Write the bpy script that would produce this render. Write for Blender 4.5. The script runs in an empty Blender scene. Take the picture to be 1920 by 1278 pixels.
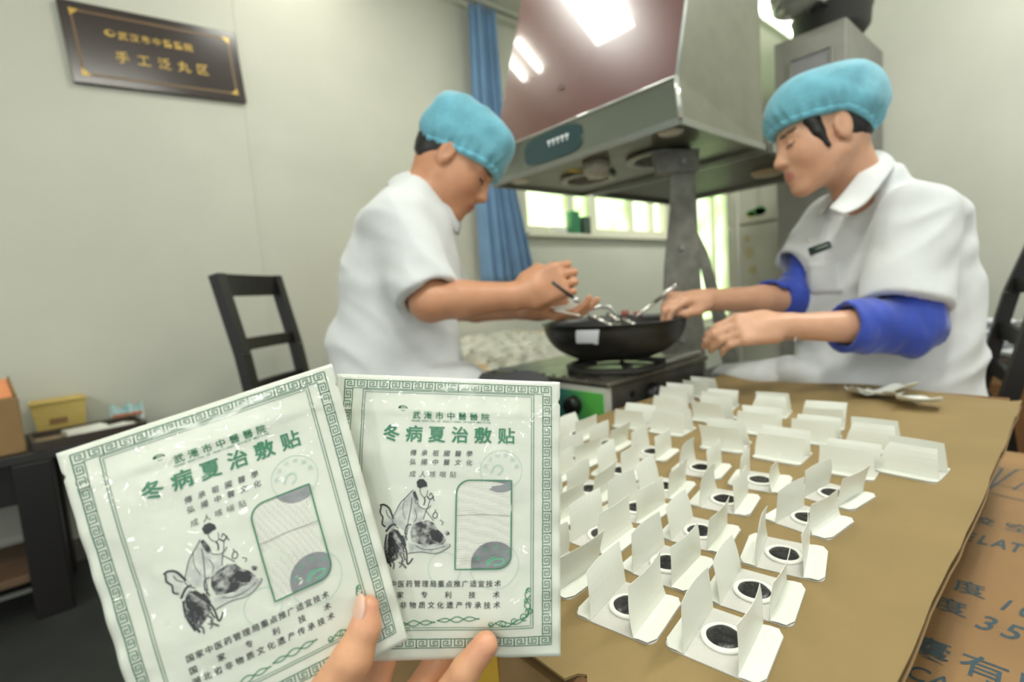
import bpy, bmesh, math, random
import numpy as np
from mathutils import Vector, Matrix

# ------------------------------------------------------------------ camera, world, light
scene = bpy.context.scene
F_PX = 930.0
PITCH, ROLL, AZ = math.radians(5.5), math.radians(4.07), math.radians(49.5)
CAM = np.array([0.0, 0.0, 0.90])
_L = np.array([math.sin(AZ), -math.cos(AZ), 0]); _fh = np.array([math.cos(AZ), math.sin(AZ), 0]); _Z = np.array([0, 0, 1.0])
FWD = _fh * math.cos(PITCH) - _Z * math.sin(PITCH)
_U0 = _fh * math.sin(PITCH) + _Z * math.cos(PITCH)
RGT = math.cos(ROLL) * _L - math.sin(ROLL) * _U0
UPV = math.sin(ROLL) * _L + math.cos(ROLL) * _U0

cam_data = bpy.data.cameras.new('camera')
cam = bpy.data.objects.new('camera', cam_data)
scene.collection.objects.link(cam)
scene.camera = cam
cam_data.sensor_width = 36.0
cam_data.lens = F_PX / 1920 * 36.0
cam_data.clip_start = 0.02
cam_data.dof.use_dof = True
cam_data.dof.focus_distance = 0.36
cam_data.dof.aperture_fstop = 4.5
cam.matrix_world = Matrix(((RGT[0], UPV[0], -FWD[0], CAM[0]), (RGT[1], UPV[1], -FWD[1], CAM[1]),
                           (RGT[2], UPV[2], -FWD[2], CAM[2]), (0, 0, 0, 1)))

scene.view_settings.view_transform = 'Standard'
scene.view_settings.look = 'None'
scene.view_settings.exposure = 0.28
scene.view_settings.gamma = 1.0
scene.view_settings.use_curve_mapping = False
try:
    scene.cycles.use_denoising = True
    scene.cycles.max_bounces = 7
    scene.cycles.sample_clamp_indirect = 4.0
except Exception:
    pass

world = bpy.data.worlds.new('daylight')
scene.world = world
world.use_nodes = True
bg = world.node_tree.nodes['Background']
bg.inputs[0].default_value = (0.94, 1.0, 0.965, 1)
bg.inputs[1].default_value = 0.80

sun_data = bpy.data.lights.new('sun', 'SUN')
sun_data.energy = 10.0
sun_data.angle = 0.05
sun_data.color = (1.0, 0.98, 0.9)
sun = bpy.data.objects.new('sun', sun_data)
scene.collection.objects.link(sun)
sun.rotation_euler = Vector((0.35, 1.0, 0.9)).to_track_quat('Z', 'Y').to_euler()   # shines in from outside the window wall

CEIL_Z = 2.72
LAMPS = [(0.92, 1.62, 0.42), (0.86, 2.24, 0.30), (0.15, -0.1, 1.2), (2.1, -0.3, 1.2), (3.9, 1.4, 1.2), (-2.3, -1.9, 1.2), (-2.5, 0.6, 1.2)]   # x, y, length
LAMP_POWER = 15.0   # watts per metre of fixture


# ------------------------------------------------------------------ pixel helpers (only to measure places)
def ray(x, y): return RGT * (x - 960) + UPV * (639 - y) + FWD * F_PX
def at(x, y, d): return CAM + ray(x, y) / F_PX * d
def onz(x, y, z): r = ray(x, y); return CAM + r * (z - CAM[2]) / r[2]
def onx(x, y, v): r = ray(x, y); return CAM + r * (v - CAM[0]) / r[0]
def ony(x, y, v): r = ray(x, y); return CAM + r * (v - CAM[1]) / r[1]


# ------------------------------------------------------------------ materials
def lin(c):
    out = []
    for v in c:
        v = v / 255.0
        out.append(v / 12.92 if v <= 0.04045 else ((v + 0.055) / 1.055) ** 2.4)
    return (*out, 1.0)

MATS = {}
def mat(name, rgb, rough=0.6, metal=0.0, spec=0.5, coat=0.0, noise=0.0, nscale=20.0, bump=0.0, bscale=60.0, sheen=0.0,
        rgb2=None, emit=0.0, trans=0.0, aniso=None, coat_rough=0.05, stretch=(1, 1, 1), subsurf=0.0):
    if name in MATS: return MATS[name]
    m = bpy.data.materials.new(name); m.use_nodes = True
    nt = m.node_tree; b = nt.nodes['Principled BSDF']
    c = lin(rgb)
    b.inputs['Base Color'].default_value = c
    b.inputs['Roughness'].default_value = rough
    b.inputs['Metallic'].default_value = metal
    b.inputs['Specular IOR Level'].default_value = spec
    b.inputs['Coat Weight'].default_value = coat
    b.inputs['Coat Roughness'].default_value = coat_rough
    b.inputs['Sheen Weight'].default_value = sheen
    if subsurf:
        b.inputs['Subsurface Weight'].default_value = subsurf
        b.inputs['Subsurface Radius'].default_value = (0.012, 0.005, 0.003)
        b.inputs['Subsurface Scale'].default_value = 0.6
    if trans: b.inputs['Transmission Weight'].default_value = trans
    if emit:
        b.inputs['Emission Color'].default_value = c
        b.inputs['Emission Strength'].default_value = emit
    if noise or rgb2 or bump:
        tc = nt.nodes.new('ShaderNodeTexCoord'); mp = nt.nodes.new('ShaderNodeMapping')
        nt.links.new(tc.outputs['Object'], mp.inputs['Vector'])
        mp.inputs['Scale'].default_value = stretch
    if noise or rgb2:
        n = nt.nodes.new('ShaderNodeTexNoise'); n.inputs['Scale'].default_value = nscale; n.inputs['Detail'].default_value = 5
        nt.links.new(mp.outputs[0], n.inputs['Vector'])
        r = nt.nodes.new('ShaderNodeValToRGB')
        r.color_ramp.elements[0].position = 0.35; r.color_ramp.elements[1].position = 0.68
        k = noise
        c2 = lin(rgb2) if rgb2 else tuple(min(1, v * (1 + k)) for v in c[:3]) + (1,)
        c1 = c if rgb2 else tuple(v * (1 - k) for v in c[:3]) + (1,)
        r.color_ramp.elements[0].color = c1; r.color_ramp.elements[1].color = c2
        nt.links.new(n.outputs['Fac'], r.inputs[0]); nt.links.new(r.outputs[0], b.inputs['Base Color'])
    if bump:
        n2 = nt.nodes.new('ShaderNodeTexNoise'); n2.inputs['Scale'].default_value = bscale; n2.inputs['Detail'].default_value = 4
        nt.links.new(mp.outputs[0], n2.inputs['Vector'])
        bp = nt.nodes.new('ShaderNodeBump'); bp.inputs['Strength'].default_value = bump; bp.inputs['Distance'].default_value = 0.01
        nt.links.new(n2.outputs['Fac'], bp.inputs['Height']); nt.links.new(bp.outputs[0], b.inputs['Normal'])
    MATS[name] = m
    return m


# ------------------------------------------------------------------ mesh helpers
COL = scene.collection
def link(o, parent=None):
    COL.objects.link(o)
    if parent is not None: o.parent = parent
    return o

def mesh(name, verts, faces, m=None, parent=None, smooth=False):
    me = bpy.data.meshes.new(name)
    me.from_pydata([tuple(map(float, v)) for v in verts], [], [tuple(map(int, f)) for f in faces])
    me.update()
    if smooth:
        me.polygons.foreach_set('use_smooth', [True] * len(me.polygons))
    if m is not None: me.materials.append(m)
    return link(bpy.data.objects.new(name, me), parent)

def empty(name, loc=(0, 0, 0), rz=0.0):
    o = bpy.data.objects.new(name, None); o.empty_display_size = 0.05
    o.location = tuple(map(float, loc)); o.rotation_euler = (0, 0, rz)
    return link(o)

def tag(o, label, cat, group=None, kind=None):
    if label: o['label'] = label
    if cat: o['category'] = cat
    if group: o['group'] = group
    if kind: o['kind'] = kind
    return o

def structure(o, label=None):
    o['kind'] = 'structure'
    if label: o['label'] = label
    return o

def copy_tree(o, parent=None):
    c = o.copy(); COL.objects.link(c)
    if parent is not None: c.parent = parent
    for ch in list(o.children): copy_tree(ch, c)
    return c

class MB:
    def __init__(s): s.v = []; s.f = []; s.s = False
    def add(s, v, f):
        n = len(s.v); s.v += [tuple(map(float, p)) for p in v]; s.f += [tuple(i + n for i in q) for q in f]; return s
    def box(s, a, b, bev=0.0):
        x0, y0, z0 = [min(p, q) for p, q in zip(a, b)]; x1, y1, z1 = [max(p, q) for p, q in zip(a, b)]
        if bev <= 0:
            return s.add([(x0, y0, z0), (x1, y0, z0), (x1, y1, z0), (x0, y1, z0), (x0, y0, z1), (x1, y0, z1), (x1, y1, z1), (x0, y1, z1)],
                         [(0, 3, 2, 1), (4, 5, 6, 7), (0, 1, 5, 4), (1, 2, 6, 5), (2, 3, 7, 6), (3, 0, 4, 7)])
        bm = bmesh.new(); bmesh.ops.create_cube(bm, size=1)
        for v in bm.verts:
            v.co = ((x0 + x1) / 2 + v.co.x * (x1 - x0), (y0 + y1) / 2 + v.co.y * (y1 - y0), (z0 + z1) / 2 + v.co.z * (z1 - z0))
        bmesh.ops.bevel(bm, geom=bm.edges[:], offset=bev, segments=2, affect='EDGES', profile=0.5)
        bm.verts.index_update()
        s.add([v.co[:] for v in bm.verts], [[v.index for v in f.verts] for f in bm.faces]); bm.free(); return s
    def beam(s, p, q, w, d, ref=(0, 0, 1)):
        p, q = np.array(p, float), np.array(q, float); t = q - p; t /= np.linalg.norm(t)
        r = np.array(ref, float)
        if abs(r @ t) > 0.95: r = np.array([1.0, 0, 0])
        a = np.cross(r, t); a /= np.linalg.norm(a); b = np.cross(t, a)
        v = [e + sa * a * w / 2 + sb * b * d / 2 for e in (p, q) for sa, sb in ((-1, -1), (1, -1), (1, 1), (-1, 1))]
        return s.add(v, [(0, 3, 2, 1), (4, 5, 6, 7), (0, 1, 5, 4), (1, 2, 6, 5), (2, 3, 7, 6), (3, 0, 4, 7)])
    def tube(s, pts, r, n=10, cap=True):
        pts = [np.array(p, float) for p in pts]; rr = r if hasattr(r, '__len__') else [r] * len(pts)
        base = len(s.v); prev = None
        for i, p in enumerate(pts):
            t = pts[min(i + 1, len(pts) - 1)] - pts[max(i - 1, 0)]; t /= (np.linalg.norm(t) + 1e-12)
            if prev is None:
                ref = np.array([0, 0, 1.0]) if abs(t[2]) < 0.9 else np.array([1.0, 0, 0])
                a = np.cross(ref, t)
            else:
                a = prev - t * (prev @ t)
            a /= (np.linalg.norm(a) + 1e-12); prev = a; b = np.cross(t, a)
            for k in range(n):
                th = 2 * math.pi * k / n
                s.v.append(tuple(p + rr[i] * (math.cos(th) * a + math.sin(th) * b)))
        for i in range(len(pts) - 1):
            for k in range(n):
                o = base + i * n; k2 = (k + 1) % n
                s.f.append((o + k, o + k2, o + n + k2, o + n + k))
        if cap:
            s.f.append(tuple(base + k for k in reversed(range(n))))
            s.f.append(tuple(base + (len(pts) - 1) * n + k for k in range(n)))
        return s
    def lathe(s, prof, c=(0, 0, 0), n=32, closed=False):
        base = len(s.v)
        for (r, z) in prof:
            for k in range(n):
                th = 2 * math.pi * k / n
                s.v.append((c[0] + r * math.cos(th), c[1] + r * math.sin(th), c[2] + z))
        m = len(prof)
        for i in range(m if closed else m - 1):
            for k in range(n):
                k2 = (k + 1) % n; o = base + i * n; o2 = base + ((i + 1) % m) * n
                s.f.append((o + k, o + k2, o2 + k2, o2 + k))
        return s
    def prism(s, poly, z0, z1):
        n = len(poly)
        v = [(p[0], p[1], z0) for p in poly] + [(p[0], p[1], z1) for p in poly]
        f = [tuple(reversed(range(n))), tuple(range(n, 2 * n))] + [(i, (i + 1) % n, n + (i + 1) % n, n + i) for i in range(n)]
        return s.add(v, f)
    def quad(s, a, b, c, d): return s.add([a, b, c, d], [(0, 1, 2, 3)])
    def hexa(s, p):   # eight corners: bottom loop then top loop
        return s.add(p, [(0, 3, 2, 1), (4, 5, 6, 7), (0, 1, 5, 4), (1, 2, 6, 5), (2, 3, 7, 6), (3, 0, 4, 7)])
    def xf(s, fn): s.v = [tuple(fn(p)) for p in s.v]; return s
    def build(s, name, m, parent=None, smooth=False): return mesh(name, s.v, s.f, m, parent, smooth)

def rot2(x, y, a): return x * math.cos(a) - y * math.sin(a), x * math.sin(a) + y * math.cos(a)

# ------------------------------------------------------------------ text as geometry (built-in font)
_GL = {}
from mathutils.geometry import tessellate_polygon, interpolate_bezier
def _inside(pt, poly):
    x, y = pt; c = False; n = len(poly)
    for i in range(n):
        x1, y1 = poly[i]; x2, y2 = poly[i - 1]
        if (y1 > y) != (y2 > y) and x < (x2 - x1) * (y - y1) / (y2 - y1) + x1: c = not c
    return c
def glyph(ch, bold):
    """outline of one character: every outer contour is filled on its own with the holes inside it"""
    k = (ch, bold)
    if k not in _GL:
        cu = bpy.data.curves.new('glyph', 'FONT'); cu.body = ch; cu.size = 1.0; cu.resolution_u = 3
        o = bpy.data.objects.new('glyph', cu); COL.objects.link(o)
        bpy.context.view_layer.update()
        oe = o.evaluated_get(bpy.context.evaluated_depsgraph_get()); c2 = oe.to_curve(bpy.context.evaluated_depsgraph_get())
        loops = []
        for sp in c2.splines:
            pts = []
            if sp.type == 'BEZIER':
                bz = sp.bezier_points; n = len(bz)
                for i in range(n):
                    a_, b_ = bz[i], bz[(i + 1) % n]
                    straight = (a_.handle_right - a_.co).length < 1e-5 and (b_.handle_left - b_.co).length < 1e-5
                    d1 = (b_.co - a_.co)
                    if d1.length > 1e-6 and not straight:
                        straight = abs((a_.handle_right - a_.co).cross(d1).z) < 1e-4 * d1.length and abs((b_.handle_left - b_.co).cross(d1).z) < 1e-4 * d1.length
                    seg = [a_.co] if straight else list(interpolate_bezier(a_.co, a_.handle_right, b_.handle_left, b_.co, 4))[:-1]
                    pts += [(q[0], q[1]) for q in seg]
            else: pts = [(q.co[0], q.co[1]) for q in sp.points]
            cl = []
            for q in pts:
                if not cl or (q[0] - cl[-1][0]) ** 2 + (q[1] - cl[-1][1]) ** 2 > 1e-8: cl.append(q)
            if len(cl) > 2: loops.append(cl)
        oe.to_curve_clear(); bpy.data.objects.remove(o); bpy.data.curves.remove(cu)
        area = lambda L: 0.5 * sum(L[i - 1][0] * L[i][1] - L[i][0] * L[i - 1][1] for i in range(len(L)))
        V, Fc = [], []
        if loops:
            big = max(loops, key=lambda L: abs(area(L))); sgn = 1 if area(big) > 0 else -1
            if bold:
                grown = []
                for L in loops:
                    G = []; n = len(L)
                    for i in range(n):
                        p0, p1, p2 = np.array(L[i - 1]), np.array(L[i]), np.array(L[(i + 1) % n])
                        e1 = (p1 - p0) / (np.linalg.norm(p1 - p0) + 1e-9); e2 = (p2 - p1) / (np.linalg.norm(p2 - p1) + 1e-9)
                        nn = np.array([e1[1] + e2[1], -(e1[0] + e2[0])]); nn = nn / max(np.linalg.norm(nn), 0.5)
                        G.append(tuple(p1 + nn * bold * sgn))
                    grown.append(G)
                loops = grown
            outs = [L for L in loops if area(L) * sgn > 0]; holes = [L for L in loops if area(L) * sgn <= 0]
            for L in outs:
                hs = [H for H in holes if _inside(H[0], L)]
                poly = [[Vector((q[0], q[1], 0)) for q in X] for X in [L] + hs]
                n0 = len(V)
                for X in [L] + hs: V += X
                Fc += [tuple(n0 + i for i in t) for t in tessellate_polygon(poly)]
        _GL[k] = (np.array(V) if V else np.zeros((0, 2)), Fc)
    return _GL[k]

def text_flat(s, x, y, size, pitch, bold=0.0, slant=0.0, sx=1.0, center=True):
    """glyph outlines laid out from (x, y): returns flat verts (n,2) and faces; each glyph is centred in its cell"""
    V, Fc, n = [], [], 0
    for i, ch in enumerate(s):
        if ch == ' ': continue
        v, f = glyph(ch, bold)
        if not len(v): continue
        v = v.copy()
        if center:
            v[:, 0] -= (v[:, 0].min() + v[:, 0].max()) / 2
            v[:, 1] -= 0.36
        v[:, 0] = v[:, 0] * sx + slant * v[:, 1]
        v = v * size + np.array([x + i * pitch, y])
        V.append(v); Fc += [tuple(k + n for k in q) for q in f]; n += len(v)
    return (np.vstack(V) if V else np.zeros((0, 2))), Fc

# ------------------------------------------------------------------ palette
WALL = mat('wall_paint', (203, 204, 190), rough=0.75, noise=0.03, nscale=3.0, bump=0.03, bscale=90)
FLOOR = mat('floor_vinyl', (50, 52, 50), rough=0.45, noise=0.12, nscale=9.0)
CEIL = mat('ceiling_paint', (225, 225, 215), rough=0.9, noise=0.02)
BLACKWOOD = mat('black_lacquered_wood', (24, 21, 20), rough=0.38, noise=0.15, nscale=15, stretch=(1, 1, 8))
STEEL = mat('brushed_steel', (150, 152, 146), rough=0.35, metal=0.85, noise=0.08, nscale=30, stretch=(1, 1, 12))
DULLSTEEL = mat('galvanised_steel', (128, 127, 118), rough=0.5, metal=0.5, noise=0.2, nscale=25, bump=0.05)
CREAMFRAME = mat('cream_window_frame', (222, 220, 200), rough=0.5, noise=0.02)
PAPER = mat('release_paper', (232, 234, 224), rough=0.38, spec=0.4, noise=0.012, nscale=40)
KRAFT = mat('kraft_cardboard', (138, 117, 74), rough=0.8, noise=0.07, nscale=9, bump=0.06, bscale=260)
BOXKRAFT = mat('box_cardboard', (140, 112, 72), rough=0.75, noise=0.08, nscale=12, bump=0.05, bscale=200)

# ------------------------------------------------------------------ the room
WY, WX = 2.50, 3.02
def wall_with_holes(name, holes, x0, x1, z0, z1, y, thick):
    mb = MB(); xs = sorted({x0, x1, *[h[0] for h in holes], *[h[1] for h in holes]})
    for a, b in zip(xs[:-1], xs[1:]):
        hs = [h for h in holes if h[0] <= a and h[1] >= b]
        if not hs: mb.box((a, y, z0), (b, y + thick, z1))
        else:
            h = hs[0]
            if h[2] > z0: mb.box((a, y, z0), (b, y + thick, h[2]))
            mb.box((a, y, h[3]), (b, y + thick, z1))
    return mb.build(name, WALL)
WIN1 = (2.33, 4.12, 1.30, 2.28)
WIN2 = (4.62, 5.32, 0.45, 2.28)
structure(wall_with_holes('wall_left', [WIN1, WIN2], -3.2, 6.2, 0, CEIL_Z, WY, 0.18))
mb = MB(); mb.box((WX, -3.2, 0), (WX + 0.15, 1.02, CEIL_Z)); structure(mb.build('wall_right', WALL))
mb = MB(); mb.box((6.2, 0.0, 0), (6.35, WY + 0.18, CEIL_Z)); structure(mb.build('wall_far', WALL))
mb = MB(); mb.box((-3.2, -3.2, -0.05), (6.35, WY + 0.18, 0)); structure(mb.build('floor', FLOOR))
mb = MB(); mb.box((-3.2, -3.2, CEIL_Z), (6.35, WY + 0.18, CEIL_Z + 0.1)); structure(mb.build('ceiling', CEIL))
# faint upright joint strip on the wall between two panels
mb = MB(); mb.box((0.655, WY - 0.003, 0), (0.668, WY, CEIL_Z), 0.001); structure(mb.build('trim_1', WALL))
mb = MB(); mb.box((-3.2, WY - 0.012, 0), (4.6, WY, 0.09), 0.003); structure(mb.build('baseboard_left', mat('baseboard_tile', (96, 92, 86), rough=0.4, noise=0.1)))

# frosted window panes lit from outside
def frosted():
    m = bpy.data.materials.new('frosted_pane'); m.use_nodes = True; nt = m.node_tree
    out = nt.nodes['Material Output']; nt.nodes.remove(nt.nodes['Principled BSDF'])
    tc = nt.nodes.new('ShaderNodeTexCoord'); n = nt.nodes.new('ShaderNodeTexNoise'); n.inputs['Scale'].default_value = 4; n.inputs['Detail'].default_value = 6
    r = nt.nodes.new('ShaderNodeValToRGB'); r.color_ramp.elements[0].color = lin((196, 226, 176)); r.color_ramp.elements[1].color = lin((240, 250, 228))
    r.color_ramp.elements[0].position = 0.3; r.color_ramp.elements[1].position = 0.6
    t = nt.nodes.new('ShaderNodeBsdfTranslucent'); g = nt.nodes.new('ShaderNodeBsdfGlossy'); g.inputs['Roughness'].default_value = 0.3
    mx = nt.nodes.new('ShaderNodeMixShader'); mx.inputs[0].default_value = 0.06
    nt.links.new(tc.outputs['Object'], n.inputs['Vector']); nt.links.new(n.outputs['Fac'], r.inputs[0]); nt.links.new(r.outputs[0], t.inputs['Color'])
    nt.links.new(t.outputs[0], mx.inputs[1]); nt.links.new(g.outputs[0], mx.inputs[2]); nt.links.new(mx.outputs[0], out.inputs['Surface'])
    return m
PANE = frosted()
def window(name, w, bars, label):
    x0, x1, z0, z1 = w
    root = structure(empty(name, ((x0 + x1) / 2, WY, z0)), label)
    ox = (x0 + x1) / 2
    mb = MB(); t = 0.055
    mb.box((x0 - ox, 0.03, 0), (x1 - ox, 0.11, t)); mb.box((x0 - ox, 0.03, z1 - z0 - t), (x1 - ox, 0.11, z1 - z0))
    mb.box((x0 - ox, 0.03, t), (x0 - ox + t, 0.11, z1 - z0 - t)); mb.box((x1 - ox - t, 0.03, t), (x1 - ox, 0.11, z1 - z0 - t))
    mb.build('window_frame', CREAMFRAME, root)
    for (bx, bw) in bars:
        MB().box((bx - ox, 0.035, t), (bx + bw - ox, 0.10, z1 - z0 - t), 0.004).build('mullion', CREAMFRAME, root)
    edges = [x0 + t] + [e for b in bars for e in (b[0], b[0] + b[1])] + [x1 - t]
    for a, b in zip(edges[0::2], edges[1::2]):
        MB().box((a - ox - 0.004, 0.065, t), (b - ox + 0.004, 0.071, z1 - z0 - t)).build('pane', PANE, root)
    MB().box((x0 - ox - 0.02, -0.05, -0.03), (x1 - ox + 0.02, 0.03, 0.0), 0.004).build('window_sill', CREAMFRAME, root)
    return root
window('window_1', WIN1, [(2.80, 0.07), (3.04, 0.09), (3.56, 0.06), (3.86, 0.06)], 'cream framed sliding window with bright frosted panes')
window('window_2', WIN2, [(4.98, 0.05)], 'tall bright window beside the white refrigerator')

# ceiling lamps: fixtures that carry the room light; last two added for pouch highlights
LAMPBODY = mat('lamp_housing', (230, 230, 225), rough=0.4)
TUBE = mat('lamp_tube', (255, 252, 240), emit=22.0)
LAMP_WORDS = ['short ceiling lamp above the wok corner', 'short ceiling lamp close to the window wall', 'long ceiling lamp straight above the camera', 'long ceiling lamp above the right wall', 'long ceiling lamp far down the room', 'added long ceiling lamp behind the camera', 'added long ceiling lamp at the far left']
for i, (lx, ly, ln) in enumerate(LAMPS):
    root = empty('ceiling_lamp', (lx, ly, CEIL_Z)); h_ = ln / 2
    tag(root, LAMP_WORDS[i] + ', white housing with two tubes', 'lamp', 'ceiling lamps')
    MB().box((-h_, -0.14, -0.05), (h_, 0.14, 0), 0.006).build('housing', LAMPBODY, root)
    for s in (-1, 1):
        MB().tube([(-h_ + 0.04, s * 0.07, -0.072), (h_ - 0.04, s * 0.07, -0.072)], 0.016, 10).build('lamp_tube', TUBE, root, True)
        for e in (-1, 1):
            MB().box((e * (h_ - 0.02) - 0.015, s * 0.07 - 0.02, -0.095), (e * (h_ - 0.02) + 0.015, s * 0.07 + 0.02, -0.05), 0.003).build('socket', LAMPBODY, root)
    ld = bpy.data.lights.new('lamp_glow', 'AREA'); ld.shape = 'RECTANGLE'; ld.size = ln * 0.9; ld.size_y = 0.24; ld.energy = LAMP_POWER * ln * (0.0 if i == 1 else 0.75 if i == 2 else 1.0); ld.color = (0.985, 1.0, 0.945)
    lo = bpy.data.objects.new('lamp_glow', ld); link(lo, root); lo.location = (0, 0, -0.10)

# ------------------------------------------------------------------ front work surface
TZ = 0.65
carton = empty('cardboard_carton', (0.67, 0.36, 0))
tag(carton, 'large plain cardboard carton carrying the kraft board with the plasters', 'carton')
MB().box((-0.43, -0.225, 0), (0.36, 0.225, TZ - 0.0125), 0.004).build('body', BOXKRAFT, carton)
MB().box((-0.4315, -0.03, 0.02), (-0.43, 0.04, TZ - 0.02)).build('packing_tape', mat('yellow_tape', (205, 165, 60), rough=0.25), carton)
MB().box((-0.43, -0.005, TZ - 0.0125), (0.36, 0.001, TZ - 0.0122)).build('flap_seam', mat('seam_dark', (90, 62, 35), rough=0.9), carton)

# corrugated board sheet: two liners with a wavy core in between
sheet = empty('kraft_board', (0, 0, TZ))
tag(sheet, 'kraft corrugated board lying flat under the rows of white plasters', 'cardboard')
x0, x1, y0, y1 = 0.207, 1.262, 0.072, 0.622
outline = [(x0, y0 + 0.006), (x0 + 0.004, y0)]
rnd = random.Random(4)
for k in range(1, 30): outline.append((x0 + (x1 - x0) * k / 30, y0 + rnd.uniform(-0.0012, 0.0012) - 0.004 * math.sin(k / 30 * 3.1)))
outline += [(x1 - 0.05, y0 + 0.012), (x1, 0.30), (x1 + 0.012, y1 - 0.02), (x1, y1)]
for k in range(29, 0, -1): outline.append((x0 + (x1 - x0) * k / 30, y1 + rnd.uniform(-0.001, 0.001)))
outline += [(x0 + 0.004, y1), (x0, y1 - 0.01), (x0 + 0.001, 0.215), (x0 + 0.010, 0.212), (x0 + 0.0135, 0.207), (x0 + 0.009, 0.203), (x0 + 0.011, 0.199), (x0 + 0.001, 0.196)]
MB().prism(outline, -0.0018, 0.0).build('top_liner', KRAFT, sheet)
MB().prism([(p[0], p[1]) for p in outline], -0.0115, -0.0098).build('bottom_liner', BOXKRAFT, sheet)
mb = MB(); n = 170
for k in range(n + 1):
    x = x0 + 0.006 + (x1 - x0 - 0.016) * k / n; z = -0.0058 + 0.0040 * math.sin(k * math.pi / 2 * 1.0)
    ys = y0 + 0.004 + (0.012 if x > x1 - 0.06 else 0.0); mb.v += [(x, ys, z), (x, y1 - 0.003, z)]
for k in range(n): mb.f.append((2 * k, 2 * k + 2, 2 * k + 3, 2 * k + 1))
mb.build('fluted_core', mat('flute_dark', (120, 88, 56), rough=0.9, noise=0.1), sheet)

# ------------------------------------------------------------------ plasters (patches)
def dotted(name='dotted_nonwoven', low=(150, 149, 143), high=(204, 203, 196)):
    m = bpy.data.materials.new(name); m.use_nodes = True; nt = m.node_tree; b = nt.nodes['Principled BSDF']
    tc = nt.nodes.new('ShaderNodeTexCoord'); mp = nt.nodes.new('ShaderNodeMapping'); mp.inputs['Rotation'].default_value = (0, 0, 0.78)
    v = nt.nodes.new('ShaderNodeTexVoronoi'); v.inputs['Scale'].default_value = 820; v.inputs['Randomness'].default_value = 0.12
    r = nt.nodes.new('ShaderNodeValToRGB'); r.color_ramp.elements[0].color = lin(low); r.color_ramp.elements[1].color = lin(high)
    r.color_ramp.elements[0].position = 0.18; r.color_ramp.elements[1].position = 0.36
    nt.links.new(tc.outputs['Object'], mp.inputs[0]); nt.links.new(mp.outputs[0], v.inputs['Vector']); nt.links.new(v.outputs['Distance'], r.inputs[0]); nt.links.new(r.outputs[0], b.inputs['Base Color'])
    bp = nt.nodes.new('ShaderNodeBump'); bp.inputs['Strength'].default_value = 0.4; bp.inputs['Distance'].default_value = 0.0006
    nt.links.new(v.outputs['Distance'], bp.inputs['Height']); nt.links.new(bp.outputs[0], b.inputs['Normal'])
    b.inputs['Roughness'].default_value = 0.7
    return m
NONWOVEN = dotted()
RINGM = mat('foam_ring', (238, 238, 230), rough=0.55, noise=0.01)
PASTE = mat('black_herbal_paste', (27, 27, 28), rough=0.3, noise=0.15, nscale=120, bump=0.12, bscale=140, spec=0.5)

def rrect(w, h, r, n=5):
    pts = []
    for cx, cy, a in ((w / 2 - r, h / 2 - r, 0), (-w / 2 + r, h / 2 - r, 90), (-w / 2 + r, -h / 2 + r, 180), (w / 2 - r, -h / 2 + r, 270)):
        for k in range(n + 1):
            t = math.radians(a + 90 * k / n); pts.append((cx + r * math.cos(t), cy + r * math.sin(t)))
    return pts

def flap_mesh(side, rnd, L, h, a0, a1, shear, margin, tip):
    """a paper strip glued flat over the margin and folded up: lies flat outside the fold, then rises; curls a little"""
    nx, nz = 8, 6; mb = MB(); T = 0.00035
    prof = [(margin, 0.0)]
    for k in range(1, 4): prof.append((margin * (1 - k / 3.0), 0.0))
    ang = a0; y, z = 0.0, 0.0
    for k in range(nz):
        ang = a0 + (a1 - a0) * k / (nz - 1); y -= math.cos(ang) * h / nz; z += math.sin(ang) * h / nz; prof.append((y, z))
    def pt(i, j, off):
        u = i / nx; yy, zz = prof[j]
        up = max(0, j - 3) / nz
        x = -L / 2 + L * u + shear * up * up * L * (0.3 + 0.7 * u) - tip * up * L * (u - 0.5)
        curl = 0.0016 * math.sin(u * 3.0) * up
        if j < 1: # rounded outer corners
            d = abs(u - 0.5) * 2; yy -= 0.004 * max(0, (d - 0.75) / 0.25) ** 2
        return (x, side * (yy + curl * 1.5) , zz + 0.0012 + off * 0 + (0.0007 if j < 3 else 0))
    V = [[pt(i, j, 0) for j in range(len(prof))] for i in range(nx + 1)]
    m = len(prof)
    vs = [p for row in V for p in row]
    fs = [(i * m + j, (i + 1) * m + j, (i + 1) * m + j + 1, i * m + j + 1) for i in range(nx) for j in range(m - 1)]
    # second skin gives the paper its thickness
    vs2 = [(p[0], p[1] + side * T * (1 if (k % m) >= 3 else 0), p[2] + (T if (k % m) < 4 else 0)) for k, p in enumerate(vs)]
    n = len(vs); mb.add(vs + vs2, fs + [tuple(reversed([q + n for q in f])) for f in fs])
    rim = [i * m for i in range(nx + 1)] + [nx * m + j for j in range(1, m)] + [i * m + m - 1 for i in range(nx - 1, -1, -1)] + [j for j in range(m - 2, 0, -1)]
    mb.f += [(a, b, b + n, a + n) for a, b in zip(rim, rim[1:] + rim[:1])]
    return mb

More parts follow.
